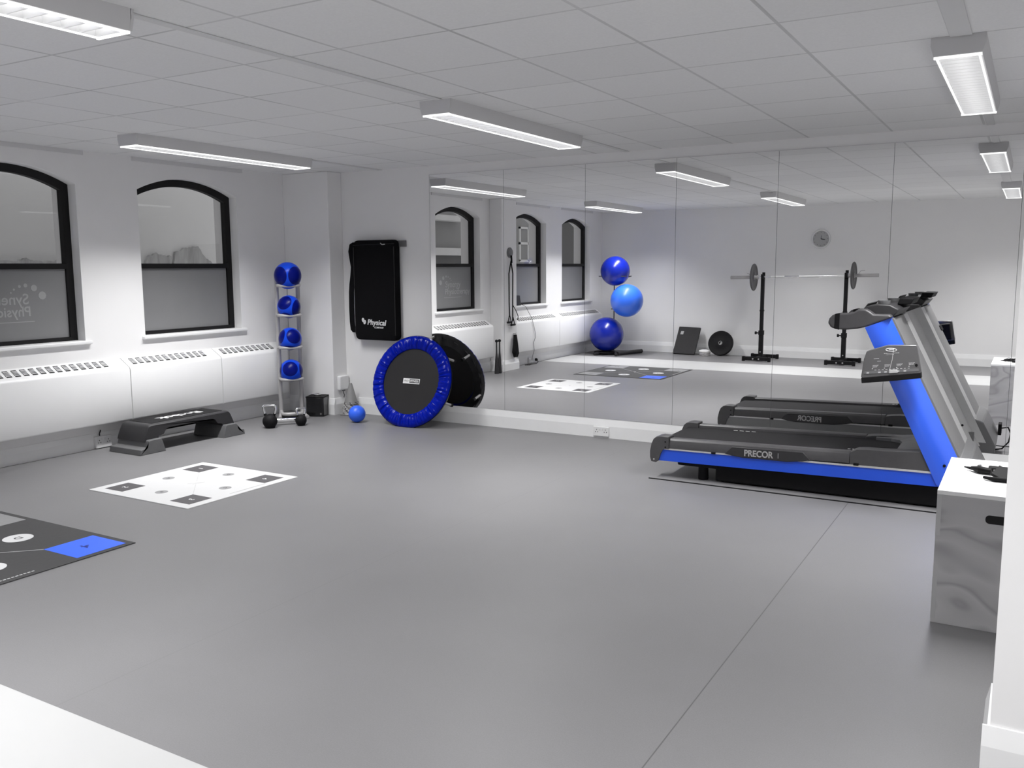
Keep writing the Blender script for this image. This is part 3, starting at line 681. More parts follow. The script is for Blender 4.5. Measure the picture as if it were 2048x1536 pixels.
# object-space x = picture right, -y = towards the viewer
pan = [[((-.70, -.72, .0), .735), ((.72, -.70, .0), .735), ((0, .9, .3), .5)],
       [((-.42, -.78, .48), .76), ((.92, -.42, -.15), .66), ((-.25, -.55, -.80), .90), ((0, 1, 0), .6)],
       [((.42, -.84, .34), .75), ((-.93, -.36, .30), .76), ((-.1, -.35, -.93), .80), ((0, 1, 0), .6)],
       [((-.08, -.94, .30), .75), ((.98, -.12, .1), .80), ((-.99, -.05, .1), .84), ((0, -.3, -.95), .86), ((0, 1, 0), .7)]]
bl = ['large two tone blue medicine ball on the top ring of the rack', 'two tone blue medicine ball second from the top of the rack',
      'two tone blue medicine ball third from the top of the rack', 'two tone blue medicine ball on the lowest ring of the rack']
for i, (z, r) in enumerate(ballz):
    bm = mk(); sphere(bm, (0, 0, 0), r, 40, 24); o = link('medicine_ball', bm, two_tone('medicine_ball_blue_%d' % i, pan[i]), world=False)
    rr = math.sqrt(max(r * r - (z - ringz[i]) ** 2, 0)); loc = RO + Matrix.Rotation(ra, 3, 'Z') @ Vector((0, -.025, 0))
    o.location = (loc.x, loc.y, z); o.rotation_euler = (0, 0, .76 - .02); tag(o, bl[i], 'ball', 'medicine balls on the rack')

# ------------------------------------------------------------------ kettlebells and chrome dumbbell
def kettlebell(loc, r, rz, label, hs=1.0):
    t = thing('kettlebell', label, 'kettlebell', loc, rz, 'kettlebells by the ball rack')
    bm = mk(); prof = [(0, 0), (r * .62, 0)] + [(r * math.sin(a), r * .93 - r * math.cos(a)) for a in [.75 + (PI - .75 - .12) * i / 16 for i in range(17)]] + [(0, r * 1.93)]
    lathe(bm, prof, 36, 'Z'); link('bell', bm, M['black'], t, world=False)
    for s in (-1, 1):
        bm = mk(); tube(bm, [(s * r * .52, 0, r * 1.62), (s * r * .70, 0, r * 2.05)], [.015 * hs, .012 * hs], 12); link('collar', bm, M['black'], t, world=False)
    bm = mk(); pts = [(-r * .68, 0, r * 1.98), (-r * .84, 0, r * 2.6)] + [(-r * .84 + r * .28 * (1 - math.cos(a)), 0, r * 2.75 + r * .32 * math.sin(a)) for a in [PI / 2 * i / 6 for i in range(1, 7)]]
    pts += [(-x, y, z) for x, y, z in pts[::-1]]
    tube(bm, pts, .0135 * hs, 12); lab(link('handle', bm, M['chrome'], t, world=False), 'chrome handle')
kettlebell((.585, -1.08, 0), .069, .55, 'black kettlebell with chrome handle, left and larger of the two by the rack')
kettlebell((.752, -.842, 0), .054, 1.25, 'small black kettlebell with chrome handle, right one beside the black box', .8)
t = thing('chrome_dumbbell', 'chrome bar dumbbell lying between the two kettlebells', 'dumbbell', (.65, -.93, .045))
A = Vector((.515, -.975, .045)); B = Vector((.685, -.775, .045)); d = (B - A).normalized()
bm = mk(); tube(bm, [A, B], .021, 20); link('grip', bm, M['chrome'], t)
for p in (A, B):
    bm = mk(); tube(bm, [p - d * .010, p + d * .010], .043, 28); link('end_disc', bm, M['chrome'], t, bevel=.003)

# ------------------------------------------------------------------ step platform
SX0, SX1, SYC = .215, .575, -1.965
t = thing('aerobic_step', 'dark grey aerobic step platform on grey risers below the radiators', 'step platform', ((SX0 + SX1) / 2, SYC, 0))
prof = [(-.475, .095), (-.462, .135), (-.435, .205), (-.425, .222), (-.405, .232), (.405, .232), (.425, .222), (.435, .205), (.462, .135), (.475, .095),
        (.345, .095), (.335, .125), (.285, .135), (.262, .168), (.235, .182), (-.235, .182), (-.262, .168), (-.285, .135), (-.335, .125), (-.345, .095)]
bm = mk()
def loft(bm, sec, offs):
    rings = []
    for x, k in offs: rings.append([bm.verts.new((x, SYC + y, z * 1.0 if z < .2 else z - k)) for y, z in sec])
    n = len(sec)
    for a, b_ in zip(rings, rings[1:]):
        for i in range(n): bm.faces.new((a[i], a[(i + 1) % n], b_[(i + 1) % n], b_[i]))
    bm.faces.new(rings[0][::-1]); bm.faces.new(rings[-1])
loft(bm, prof, [(SX0, .014), (SX0 + .012, .002), (SX0 + .025, 0), (SX1 - .045, 0), (SX1 - .03, .002), (SX1 - .015, .012)])
bmesh.ops.triangulate(bm, faces=[f for f in bm.faces if len(f.verts) > 4])
link('platform', bm, M['dark2'], t)
bm = mk(); prism(bm, [(SX0 + .035, SYC - .375, .232), (SX1 - .055, SYC - .375, .232), (SX1 - .055, SYC + .375, .232), (SX0 + .035, SYC + .375, .232)], (0, 0, .0025)); lab(link('tread_mat', bm, M['black'], t, smooth=False), 'black ribbed tread')
text('step_lettering', 'Reebok', .125, M['white_print'], t, ((SX0 + SX1) / 2 - .012, SYC + .03, .2352), (0, -1, 0), (1, 0, 0), .0005, .004, sx=1.12)
for s in (-1, 1):
    sec = [(-.555, 0), (-.545, .045), (-.475, .055), (-.462, .105), (-.45, .112), (-.345, .112), (-.335, .095), (-.305, .0)]
    bm = mk(); prism(bm, [(SX0 - .005, SYC + s * -y if s > 0 else SYC + y, z) for y, z in sec], (SX1 - SX0 + .035, 0, 0))
    bmesh.ops.triangulate(bm, faces=[f for f in bm.faces if len(f.verts) > 4]); link('riser', bm, M['riser'], t, bevel=.004)
bm = mk(); box(bm, SX0 + .03, SX1 - .06, SYC - .31, SYC + .31, .0, .006)
bm.free()

# ------------------------------------------------------------------ agility mats
def agility_mat(name, label, x0, x1, y0, y1, base, sq, circ, specials, inset, sqs, crad, coff, glyph, gcirc, linec, side):
    t = thing(name, label, 'mat', ((x0 + x1) / 2, (y0 + y1) / 2, 0)); th = .005
    bm = mk(); box(bm, x0, x1, y0, y1, .0003, th); link('mat_sheet', bm, base, t, smooth=False)
    z = th + .0002; cx, cy = (x0 + x1) / 2, (y0 + y1) / 2
    cor = [(x0 + inset, y1 - inset - sqs, '1'), (x0 + inset, y0 + inset, '2'), (x1 - inset - sqs, y0 + inset, '3'), (x1 - inset - sqs, y1 - inset - sqs, '4')]
    bmL = mk()
    for i, (a, b_, g) in enumerate(cor):
        mm = specials.get(i, sq); gm = M['blue_ink'] if i in specials else glyph
        bm = mk(); prism(bm, [(a, b_, z), (a + sqs, b_, z), (a + sqs, b_ + sqs, z), (a, b_ + sqs, z)], (0, 0, .0006)); q = link('corner_square', bm, mm, t, smooth=False)
        if i in specials: q['label'] = 'bright blue corner square'
        text('numeral', g, sqs * .32, gm, q, (a + sqs / 2, b_ + sqs / 2, z + .001), (.0, -1, 0), (1, 0, 0), .0002, .001)
        px, py = (a + sqs if a < cx else a), (b_ + sqs if b_ < cy else b_)
        if i in (0, 2) or specials:
            d = Vector((cx - px, cy - py, 0)); n = Vector((-d.y, d.x, 0)).normalized() * (.0025 if specials else .002); q0 = Vector((px, py, z)); q1 = q0 + d * .86
            prism(bmL, [tuple(q0 - n), tuple(q1 - n), tuple(q1 + n), tuple(q0 + n)], (0, 0, .0004))
    link('guide_lines', bmL, linec, t, smooth=False)
    for (dx, dy, g) in ((-coff, 0, 'A'), (0, -coff, 'B'), (coff, 0, 'C'), (0, coff, 'D')):
        bm = mk(); lathe(bm, [(0, 0), (crad, 0), (crad, .0006), (0, .0006)], 40, 'Z', (cx + dx, cy + dy, z)); c = link('spot', bm, circ, t, smooth=False)
        text('letter', g, crad * .8, gcirc, c, (cx + dx, cy + dy, z + .001), (0, -1, 0), (1, 0, 0), .0002, .0008)
    bm = mk(); r = .035
    tube(bm, [(cx - .03, cy - .05, z), (cx + .01, cy + .01, z), (cx + .03, cy + .05, z)], .0012 + .003, 6); tube(bm, [(cx + .01, cy - .04, z), (cx + .03, cy + .045, z)], .004, 6)
    for v in bm.verts: v.co.z = z + (v.co.z - z) * .12
    link('centre_mark', bm, linec, t, smooth=False)
    bm = mk()
    if side:
        for k in range(26):
            yy = side[1] + (side[2] - side[1]) * k / 26; prism(bm, [(side[0], yy, z), (side[0] + side[3], yy, z), (side[0] + side[3], yy + (side[2] - side[1]) / 38, z), (side[0], yy + (side[2] - side[1]) / 38, z)], (0, 0, .0004))
        link('edge_print', bm, linec, t, smooth=False)
    return t
M['mat_line'] = noise_mat('pale_grey_line', (.46, .46, .46, 1), (.54, .54, .54, 1), 10, .6)
M['mat_spot'] = noise_mat('grey_spot', (.27, .27, .275, 1), (.31, .31, .31, 1), 10, .6)
agility_mat('agility_mat', 'white square agility mat with four dark corner squares, nearer the step platform', 1.246, 2.238, -3.412, -2.44, M['mat_white'], M['dark_print'], M['mat_spot'], {}, .07, .185, .042, .29, M['white_print'], M['dark_print'], M['mat_line'], (2.178, -3.02, -2.70, .012))
agility_mat('agility_mat', 'large black agility mat with a bright blue corner square, cut by the left edge', 1.259, 2.5515, -5.305, -4.025, M['mat_black'], M['mat_grey'], M['mat_white'], {3: M['blue_bright']}, .035, .29, .078, .365, M['dark_print'], M['dark_print'], M['mat_line'], (2.503, -5.1, -4.57, .010))

# ------------------------------------------------------------------ treadmill
YN, YF = -1.172, -.428
T = thing('treadmill', 'large grey treadmill with a blue side panel and blue upright beside the mirrors', 'treadmill', (5.45, -.8, 0))
def xz(pts, y0, y1, bm=None):
    bm = bm or mk(); prism(bm, [(x, y0, z) for x, z in pts], (0, y1 - y0, 0)); return bm
def zt(x): return .285 + (x - 4.58) * .0235        # deck rises slightly to the front
for near in (True, False):
    s = 1 if near else -1; yo = YN if near else YF
    def Yi(d): return yo + s * d
    cap = [(4.437, .190), (4.447, .240), (4.462, .275), (4.482, .293), (4.510, .300), (4.575, .298), (4.578, .212), (4.545, .212), (4.532, .205), (4.520, .180), (4.503, .125), (4.482, .108), (4.448, .112), (4.438, .140)]
    bm = xz(cap, *sorted((Yi(-.006), Yi(.105)))); bmesh.ops.triangulate(bm, faces=[f for f in bm.faces if len(f.verts) > 4]); c = link('end_cap', bm, M['dark'], T, bevel=.010, seg=3)
    for (a, b_) in ((4.552, .262), (4.553, .224), (4.468, .130)):
        bm = mk(); lathe(bm, [(0, 0), (.006, 0), (.006, .0015), (0, .0015)], 12, 'Y', (a, Yi(-.0075), b_)); link('bolt', bm, M['black'] if b_ > .2 else M['silver'], c)
    # foot rail: rounded section
    sec = [(0, -.072), (-.001, -.035), (.006, -.012), (.022, 0), (.075, 0), (.092, -.006), (.095, -.03), (.095, -.075)]
    bm = mk(); xs = [4.580, 5.788]
    r0 = [bm.verts.new((xs[0], Yi(d), zt(xs[0]) + h)) for d, h in sec]; r1 = [bm.verts.new((xs[1], Yi(d), zt(xs[1]) + h)) for d, h in sec]
    for i in range(len(sec)): bm.faces.new((r0[i], r0[(i + 1) % len(sec)], r1[(i + 1) % len(sec)], r1[i]))
    bm.faces.new(r0[::-1]); bm.faces.new(r1); link('foot_rail', bm, M['dark'], T)
    bul = [(4.98, .222), (5.03, .212), (5.10, .205), (5.40, .208), (5.50, .222), (5.55, .234), (5.5, .285), (5.03, .275)]
    bm = xz(bul, *sorted((Yi(-.006), Yi(.02)))); lab(link('name_plate', bm, M['dark2'], T, bevel=.004), 'dark plate carrying the maker name')
    text('rail_lettering', 'PRECOR', .060, M['silver'], T, (5.210, Yi(-.0072), .240), (s, 0, .018), (0, 0, 1), .0008, .0016, sx=.86)
    if near: 
        bm = mk(); box(bm, 5.338, 5.346, YN - .008, YN - .005, .225, .260); link('rail_mark', bm, M['grey'], T, smooth=False)
    pan_ = [(4.497, .122), (4.534, .210), (6.42, .236 if True else .2), (6.42, .150)]
    bm = xz(pan_, *sorted((Yi(.004), Yi(.03)))); o = link('side_panel', bm, M['blue_panel'] if near else M['grey2'], T, smooth=False)
    o['label'] = 'bright blue side panel' if near else 'grey side panel facing the mirror'
    bm = xz([(4.534, .205), (4.536, .215), (6.30, .240), (6.30, .228)], *sorted((Yi(-.001), Yi(.03)))); lab(link('trim_line', bm, M['light_trim'], T, smooth=False), 'thin pale trim line')
    for xx in (4.90, 5.83):
        bm = mk(); box(bm, xx - .016, xx + .016, *sorted((Yi(-.005), Yi(.01))), zt(xx) - .084, zt(xx) - .068); link('rail_stud', bm, M['black'], T, bevel=.003)
    # front fairing beside the belt
    dz = 0 if near else -.018
    fair = [(5.79, .226), (5.79, .312 + dz * .3), (5.83, .332 + dz), (5.89, .338 + dz), (5.98, .339 + dz), (6.10, .346 + dz), (6.21, .356 + dz), (6.275, .238)]
    bm = xz(fair, *sorted((Yi(.003), Yi(.105)))); bmesh.ops.triangulate(bm, faces=[f for f in bm.faces if len(f.verts) > 4]); link('front_fairing', bm, M['dark'], T, bevel=.014, seg=4)
    for xx in (4.80, 6.10):
        bm = mk(); lathe(bm, [(0, 0), (.034, 0), (.036, .01), (.034, .11), (0, .11)], 20, 'Z', (xx, Yi(.10), 0)); link('support_foot', bm, M['black'], T)
# belt + deck
bm = mk(); pr = [(4.520, .27)]
sec = [(4.60, .120), (4.50, .175)] + [(4.502 + .036 * math.cos(a), .225 + .036 * math.sin(a)) for a in [PI * 1.05 - (PI * .55) * i / 8 for i in range(9)]] + [(4.60, zt(4.6) - .022), (6.10, zt(6.1) - .022), (6.10, .15), (4.7, .12)]
prism(bm, [(x, YN + .09, z) for x, z in sec], (0, YF - YN - .18, 0)); bmesh.ops.triangulate(bm, faces=[f for f in bm.faces if len(f.verts) > 4]); lab(link('running_belt', bm, M['belt'], T), 'black running belt')
for k in range(4):
    xa = 4.86 + k * .045; bm = mk() if k == 0 else bm; prism(bm, [(xa, YF - .13, zt(xa) - .0215), (xa + .03, YF - .13, zt(xa) - .0215), (xa + .03, YF - .122, zt(xa) - .0215), (xa, YF - .122, zt(xa) - .0215)], (0, 0, .0012))
link('belt_print', bm, M['white_print'], T, smooth=False)
bm = mk()
for k in range(3): xa = 5.76 + k * .028; prism(bm, [(xa, YN + .098, zt(xa) + .001), (xa + .016, YN + .098, zt(xa) + .001), (xa + .016, YN + .108, zt(xa) + .001), (xa, YN + .108, zt(xa) + .001)], (0, 0, .0015))
link('rail_marks', bm, M['white_print'], T, smooth=False)
# under-frame, its black block carried down to the floor as built-in shade
bm = mk(); box(bm, 4.90, 6.42, YN + .055, YF - .055, .008, .14); box(bm, 4.62, 4.92, YN + .06, YF - .06, .09, .14); link('under_frame_shade', bm, M['black'], T, bevel=.01)
# motor cover with rounded notch for the belt end
bm = mk(); out = [(5.86, YN + .13), (5.98, YN + .14)]
nt_ = [(5.86, YN + .135), (5.96, YN + .15), (6.02, YN + .19), (6.04, YN + .25), (6.04, YF - .25), (6.02, YF - .19), (5.96, YF - .15), (5.86, YF - .135)]
zt0, zf = .312, .40
top = [(x, y, zt0 if x < 5.95 else zt0 + .004) for x, y in nt_] + [(5.86, YF - .02, zt0), (6.15, YF - .02, .338), (6.33, YF - .03, .36), (6.33, YN + .03, .36), (6.15, YN + .02, .338), (5.86, YN + .02, zt0)]
tv = [bm.verts.new(p) for p in top]; bv = [bm.verts.new((p[0], p[1], .16)) for p in top]
bm.faces.new(tv); bm.faces.new(bv[::-1])
for i in range(len(top)): j = (i + 1) % len(top); bm.faces.new((tv[i], tv[j], bv[j], bv[i]))
bmesh.ops.triangulate(bm, faces=[f for f in bm.faces if len(f.verts) > 4]); lab(link('motor_cover', bm, M['grey'], T, smooth=False), 'grey motor cover')
# uprights
M['frontg'] = noise_mat('front_cover_grey', (.165, .163, .166, 1), (.19, .19, .19, 1), 6, .42)
def xr(z): return 5.846 + (1.112 - z) * (6.300 - 5.846) / (1.112 - .16)     # rear edge
def xf(z): return 5.996 + (1.175 - z) * (6.405 - 5.996) / (1.175 - .346)     # front edge
for near in (True, False):
    s = 1 if near else -1; yo = YN if near else YF
    bm = mk(); rings = []
    for z0, z1 in ((.16, .12), (.35, .35), (.7, .72), (1.112, 1.175)):
        ring = []
        for i in range(11):
            tt = i / 10; z = z0 + (z1 - z0) * tt; x = xr(z0) + (xf(z1) - xr(z0)) * tt
            ring.append(bm.verts.new((x, yo + s * (-.006 - .008 * math.sin(PI * min(tt * 1.3, 1) * .5) + .065 * max(0, tt - .15) ** 2 / .7225), z)))
        ring.append(bm.verts.new((xf(z1) - .006, yo + s * .13, z1))); ring.append(bm.verts.new((xr(z0), yo + s * .13, z0)))
        rings.append(ring)
    n = len(rings[0])
    for a, b_ in zip(rings, rings[1:]):
        for i in range(n): bm.faces.new((a[i], a[(i + 1) % n], b_[(i + 1) % n], b_[i]))
    bm.faces.new(rings[0][::-1]); bm.faces.new(rings[-1])
    o = link('upright', bm, M['blue_column'] if near else M['light_trim'], T); o['label'] = 'blue curved upright' if near else 'grey upright nearest the mirror'  # far upright's colour raised in place of light bounced off the mirror
    bm = mk(); lathe(bm, [(0, 0), (.009, 0), (.009, .002), (0, .002)], 14, 'Y', (6.337, yo + s * -.008, .285)); link('bolt', bm, M['black'], o)
# sloping front cover between the uprights
def sheet(y0, y1, z0, z1, off, th, mat, nm, lb=None, bev=0):
    bm = mk(); p = [(xf(z0) + off, y0, z0), (xf(z0) + off, y1, z0), (xf(z1) + off, y1, z1), (xf(z1) + off, y0, z1)]
    prism(bm, p, (-th, 0, 0)); o = link(nm, bm, mat, T, smooth=False, bevel=bev)
    if lb: o['label'] = lb
    return o
sheet(YN + .045, YF - .205, .16, 1.172, .004, .06, M['frontg'], 'front_cover', 'mid grey front cover')
sheet(YF - .205, YF - .012, .16, 1.172, .006, .06, M['light_trim'], 'front_strip', 'pale strip down the front cover')
bm = mk(); box(bm, 6.05, 6.055, -.9, -.895, 1, 1.005); bm.free()
bm = mk(); lathe(bm, [(0, 0), (.010, 0), (.010, .003), (0, .003)], 14, 'X', (xf(1.12) + .006, -.62, 1.12)); link('cover_bolt', bm, M['chrome'], T)
shr = [(xf(.34) + .006, .34), (6.475, .315), (6.565, .14), (6.56, .06), (6.40, .05), (6.36, .16)]
bm = xz(shr, YN + .02, YF - .02); link('front_shroud', bm, M['grey'], T, bevel=.01)
bm = mk(); box(bm, 6.565, 6.59, YN + .10, YN + .22, .14, .23); s_ = link('power_inlet', bm, M['black'], T, bevel=.004)
bm = mk(); tube(bm, [(6.59, YN + .16, .19), (6.635, YN + .16, .20), (6.655, YN + .15, .15), (6.645, YN + .15, .08), (6.60, YN + .15, .02), (6.55, YN + .15, .008)], .006, 10); lab(link('power_cable', bm, M['black'], s_), 'black power cable')
for yy in (YN + .12, YF - .12):
    bm = mk(); tube(bm, [(6.48, yy - .02, .03), (6.48, yy + .02, .03)], .03, 20); link('transport_wheel', bm, M['black'], T)
# console with side pods
pod = [(5.622, 1.135), (5.630, 1.165), (5.648, 1.185), (5.675, 1.196), (5.735, 1.198), (5.775, 1.207), (5.805, 1.226), (5.845, 1.226), (5.870, 1.212), (5.892, 1.195), (5.985, 1.195), (6.0, 1.178), (5.93, 1.148), (5.850, 1.115), (5.80, 1.102), (5.73, 1.094), (5.67, 1.096), (5.640, 1.108)]
for near in (True, False):
    s = 1 if near else -1; yo = YN if near else YF
    bm = xz(pod, *sorted((yo - s * .004, yo + s * .085))); p = link('handrail_pod', bm, M['dark'], T, bevel=.014, seg=4)
    bm = mk(); pr2 = [(5.662, 1.100), (5.693, 1.0935), (5.695, 1.1985), (5.664, 1.193)]; bm = xz(pr2, *sorted((yo - s * .006, yo + s * .087))); lab(link('grip_band', bm, M['black'], p, bevel=.003), 'black grip band')
con = [(5.80, 1.13), (5.775, 1.165), (5.83, 1.240), (5.90, 1.256), (5.975, 1.252), (6.03, 1.222), (5.998, 1.180)]
bm = xz(con, YN + .08, YF - .08); link('console_body', bm, M['dark2'], T, bevel=.008)
bm = mk(); prism(bm, [(5.79, YN + .17, 1.19), (5.79, YF - .17, 1.19), (5.835, YF - .17, 1.252), (5.835, YN + .17, 1.252)], (-.003, 0, .004)); lab(link('console_face', bm, M['black_gloss'], T, smooth=False), 'black console face')
bm = mk(); prism(bm, [(5.985, 0, 1.245), (6.065, 0, 1.245), (6.085, 0, 1.285), (6.00, 0, 1.285)], (0, .36, 0)); bm.transform(Matrix.Translation((0, YF - .42, 0))); link('display_head', bm, M['black'], T, bevel=.006)
for yy in (YN + .15, YF - .15):
    bm = mk(); lathe(bm, [(.020, 1.215), (.034, 1.250), (.038, 1.276), (.034, 1.276), (.02, 1.23)], 24, 'Z', (5.93, yy, 0)); lab(link('cup_holder', bm, M['grey'], T), 'grey cup holder rim')
# display box strapped to the near upright
M['disp'] = noise_mat('display_grey', (.095, .093, .096, 1), (.125, .123, .125, 1), 4, .3, coat=.3)
DY = -1.335
dp = thing('tmp', 'x', 'x'); bpy.data.objects.remove(dp)
face = [(5.872, .93), (5.886, .978), (5.905, .987), (6.002, 1.020), (6.158, 1.027), (6.168, 1.020), (6.196, .870), (6.190, .858), (5.868, .812), (5.860, .820)]
bm = mk(); prism(bm, [(x, DY, z) for x, z in face], (0, .05, 0)); D = link('display_unit', bm, M['disp'], T, bevel=.004); D['label'] = 'grey display unit strapped to the blue upright'
bm = mk(); prism(bm, [(5.880, DY + .045, .835), (6.175, DY + .045, .87), (6.155, DY + .045, 1.01), (5.90, DY + .045, .97)], (0, .045, 0)); link('rear_housing', bm, M['black'], D, bevel=.01)
bm = mk(); prism(bm, [(5.862, DY - .006, .815), (6.193, DY - .006, .866), (6.197, DY - .006, .832), (6.04, DY - .006, .806), (5.866, DY - .006, .782)], (0, .06, 0)); lab(link('lower_lip', bm, M['black'], D, bevel=.003), 'black lower lip')
def on_disp(px, py):      # u across 0..1, v up 0..1
    x0, z0 = 5.872 + .012 * py, .835 + .155 * py; x1, z1 = 6.188 - .025 * py, .872 + .145 * py
    return (x0 + (x1 - x0) * px, z0 + (z1 - z0) * px)
def dquad(bm, u0, u1, v0, v1, d=.001):
    P = [on_disp(u0, v0), on_disp(u1, v0), on_disp(u1, v1), on_disp(u0, v1)]
    prism(bm, [(x, DY - .0002, z) for x, z in P], (0, -d, 0))
bm = mk(); cx_, cz_ = on_disp(.50, .93)
pts = [(cx_ + .030 * math.cos(a), DY - .001, cz_ + .009 * math.sin(a)) for a in [2 * PI * i / 28 for i in range(28)]]; tube(bm, pts, .0022, 6, closed=True)
tube(bm, [(cx_ - .013, DY - .001, cz_), (cx_ + .013, DY - .001, cz_ + .001)], .0022, 6); lab(link('oval_badge', bm, M['white_print'], D), 'white oval badge')
rnd = random.Random(3); bm = mk()
for (u, v) in ((.16, .34), (.38, .34), (.60, .34), (.82, .36)):
    for r_ in range(3):
        uu = u
        while uu < u + .10 - r_ * .015:
            w = rnd.uniform(.008, .02); dquad(bm, uu, uu + w, v - r_ * .035, v - r_ * .035 + .014); uu += w + .006
    dquad(bm, u - .01, u + .01, v - .14, v - .115)
uu = .36
while uu < .66:
    w = rnd.uniform(.01, .025); dquad(bm, uu, uu + w, .79 , .806); uu += w + .008
uu = .40
while uu < .54: w = rnd.uniform(.01, .02); dquad(bm, uu, uu + w, .735, .748); uu += w + .008
dquad(bm, .17, .27, .60, .615); dquad(bm, .24, .31, .50, .508)
link('printed_legends', bm, M['grey_print2'] if 'grey_print2' in M else M['white_print'], D, smooth=False)
bm = mk()
for k in range(10): dquad(bm, .20 + k * .066, .235 + k * .066, .148, .163)
link('key_marks', bm, M['white_print'], D, smooth=False)
bm = mk(); dquad(bm, .02, .98, .015, .125, .002); kr = lab(link('key_row', bm, M['grey'], D, smooth=False), 'lighter grey key row')
bm = mk()
for u in (.06, .27, .38, .60, .72): dquad(bm, u, u + .045, .03, .085, .004)
link('key', bm, M['light_trim'], kr, smooth=False)
bm = mk(); prism(bm, [(on_disp(.46, .0)[0], DY - .003, on_disp(.46, 0)[1]), (on_disp(.62, .0)[0], DY - .003, on_disp(.62, 0)[1]), (on_disp(.61, .13)[0], DY - .003, on_disp(.61, .13)[1]), (on_disp(.47, .13)[0], DY - .003, on_disp(.47, .13)[1])], (0, -.004, 0)); link('stop_key', bm, M['light_trim'], kr, bevel=.002)
a0 = on_disp(.55, .97); a1 = on_disp(.47, .10); bm = mk(); tube(bm, [(a0[0], DY - .003, a0[1]), ((a0[0] + a1[0]) / 2 + .004, DY - .008, (a0[1] + a1[1]) / 2), (a1[0], DY - .006, a1[1])], .0012, 6); lab(link('safety_cord', bm, M['white_print'], D), 'thin pale safety cord')
bm = mk(); lathe(bm, [(0, 0), (.008, 0), (.008, .002), (0, .002)], 16, 'Y', (on_disp(.95, .26)[0], DY - .002, on_disp(.95, .26)[1])); link('lamp_button', bm, M['black'], D)
# bracket + strap
bm = mk(); box(bm, 5.95, 6.08, DY + .085, YN + .0, .85, .94); link('mounting_bracket', bm, M['black'], D, bevel=.004)
bm = mk()
zz0, zz1 = .915, .955
for z in (zz0,):
    o_ = .004
    loop0 = [(xr(z) - o_, YN - .016, z), (xf(z + .05) + o_ + .006, YN - .010, z + .045), (xf(z + .05) + o_ + .006, YN + .135, z + .045), (xr(z) - o_, YN + .135, z)]
    loop1 = [(xr(z + .04) - o_, YN - .016, z + .04), (xf(z + .09) + o_ + .006, YN - .010, z + .085), (xf(z + .09) + o_ + .006, YN + .135, z + .085), (xr(z + .04) - o_, YN + .135, z + .04)]
    a = [bm.verts.new(p) for p in loop0]; b_ = [bm.verts.new(p) for p in loop1]
    for i in range(4): bm.faces.new((a[i], a[(i + 1) % 4], b_[(i + 1) % 4], b_[i]))
sol = lab(link('strap', bm, M['black'], D, smooth=False), 'black strap round the upright'); md = sol.modifiers.new('solid', 'SOLIDIFY'); md.thickness = .003; md.offset = 1

# ------------------------------------------------------------------ plywood box with pliers
bx0, bx1, by0, by1, bh = 6.4445, 7.15, -3.069, -2.343, .5723
t = thing('plyo_box', 'tall pale plywood jump box with a black hand slot at the right', 'box', ((bx0 + bx1) / 2, (by0 + by1) / 2, 0))
bm = mk(); box(bm, bx0, bx1, by0, by1, 0, bh - .018); link('box_body', bm, M['plywood'], t, smooth=False, bevel=.0015)
bm = mk(); box(bm, bx0 - .001, bx1 + .001, by0 - .001, by1 + .001, bh - .018, bh); link('top_board', bm, M['ply_top'], t, smooth=False, bevel=.0015)
bm = mk()
for z0, z1 in ((.38, bh - .018), (.02, .20)):
    bm = mk(); box(bm, bx0 - .0006, bx0 + .017, by0 - .0012, by0 + .01, z0, z1); lab(link('finger_joint', bm, M['ply_edge'], t, smooth=False), 'paler finger joint along the corner')
bm = mk(); sl = rounded_rect(6.625, 6.775, .455, .490, .015); prism(bm, [(x, by0 - .0012, z) for x, z in sl], (0, .004, 0)); lab(link('hand_slot', bm, M['black_frame'], t, smooth=False), 'black hand slot')
t = thing('hand_gripper', 'small black hand grip with silver pin lying on the plywood box', 'hand grip', (6.57, -2.62, bh))
bm = mk(); tube(bm, [(6.515, -2.60, bh + .012), (6.535, -2.615, bh + .012), (6.56, -2.63, bh + .012)], [.003, .006, .009], 8); tube(bm, [(6.545, -2.628, bh + .016), (6.58, -2.66, bh + .017), (6.625, -2.67, bh + .016)], [.008, .017, .014], 10); link('grip', bm, M['black'], t)
bm = mk(); tube(bm, [(6.57, -2.638, bh + .03), (6.585, -2.645, bh + .034)], .005, 8); link('pin', bm, M['chrome'], t)
t = thing('strap_heap', 'pair of black straps heaped on the plywood box beside the wall end', 'straps', (6.68, -2.66, bh))
bm = mk(); box(bm, 6.61, 6.72, -2.60, -2.55, bh + .001, bh + .02); bm.transform(Matrix.Identity(4)); link('strap_roll', bm, M['black'], t, bevel=.006)
bm = mk(); prism(bm, [(6.625, -2.74, bh + .012), (6.655, -2.66, bh + .036), (6.70, -2.70, bh + .022), (6.76, -2.62, bh + .030), (6.76, -2.78, bh + .008), (6.67, -2.80, bh + .004)], (0, 0, .012)); link('folded_strap', bm, M['black'], t, bevel=.003)
bm = mk(); tube(bm, [(6.635, -2.70, bh + .03), (6.668, -2.72, bh + .022), (6.72, -2.69, bh + .03)], .003, 6); lab(link('pale_edging', bm, M['silver'], t), 'pale edging')
bm = mk(); tube(bm, [(6.60, -2.775, bh + .010), (6.64, -2.80, bh + .011), (6.74, -2.80, bh + .012)], [.006, .010, .010], 10); link('handle', bm, M['black'], t)

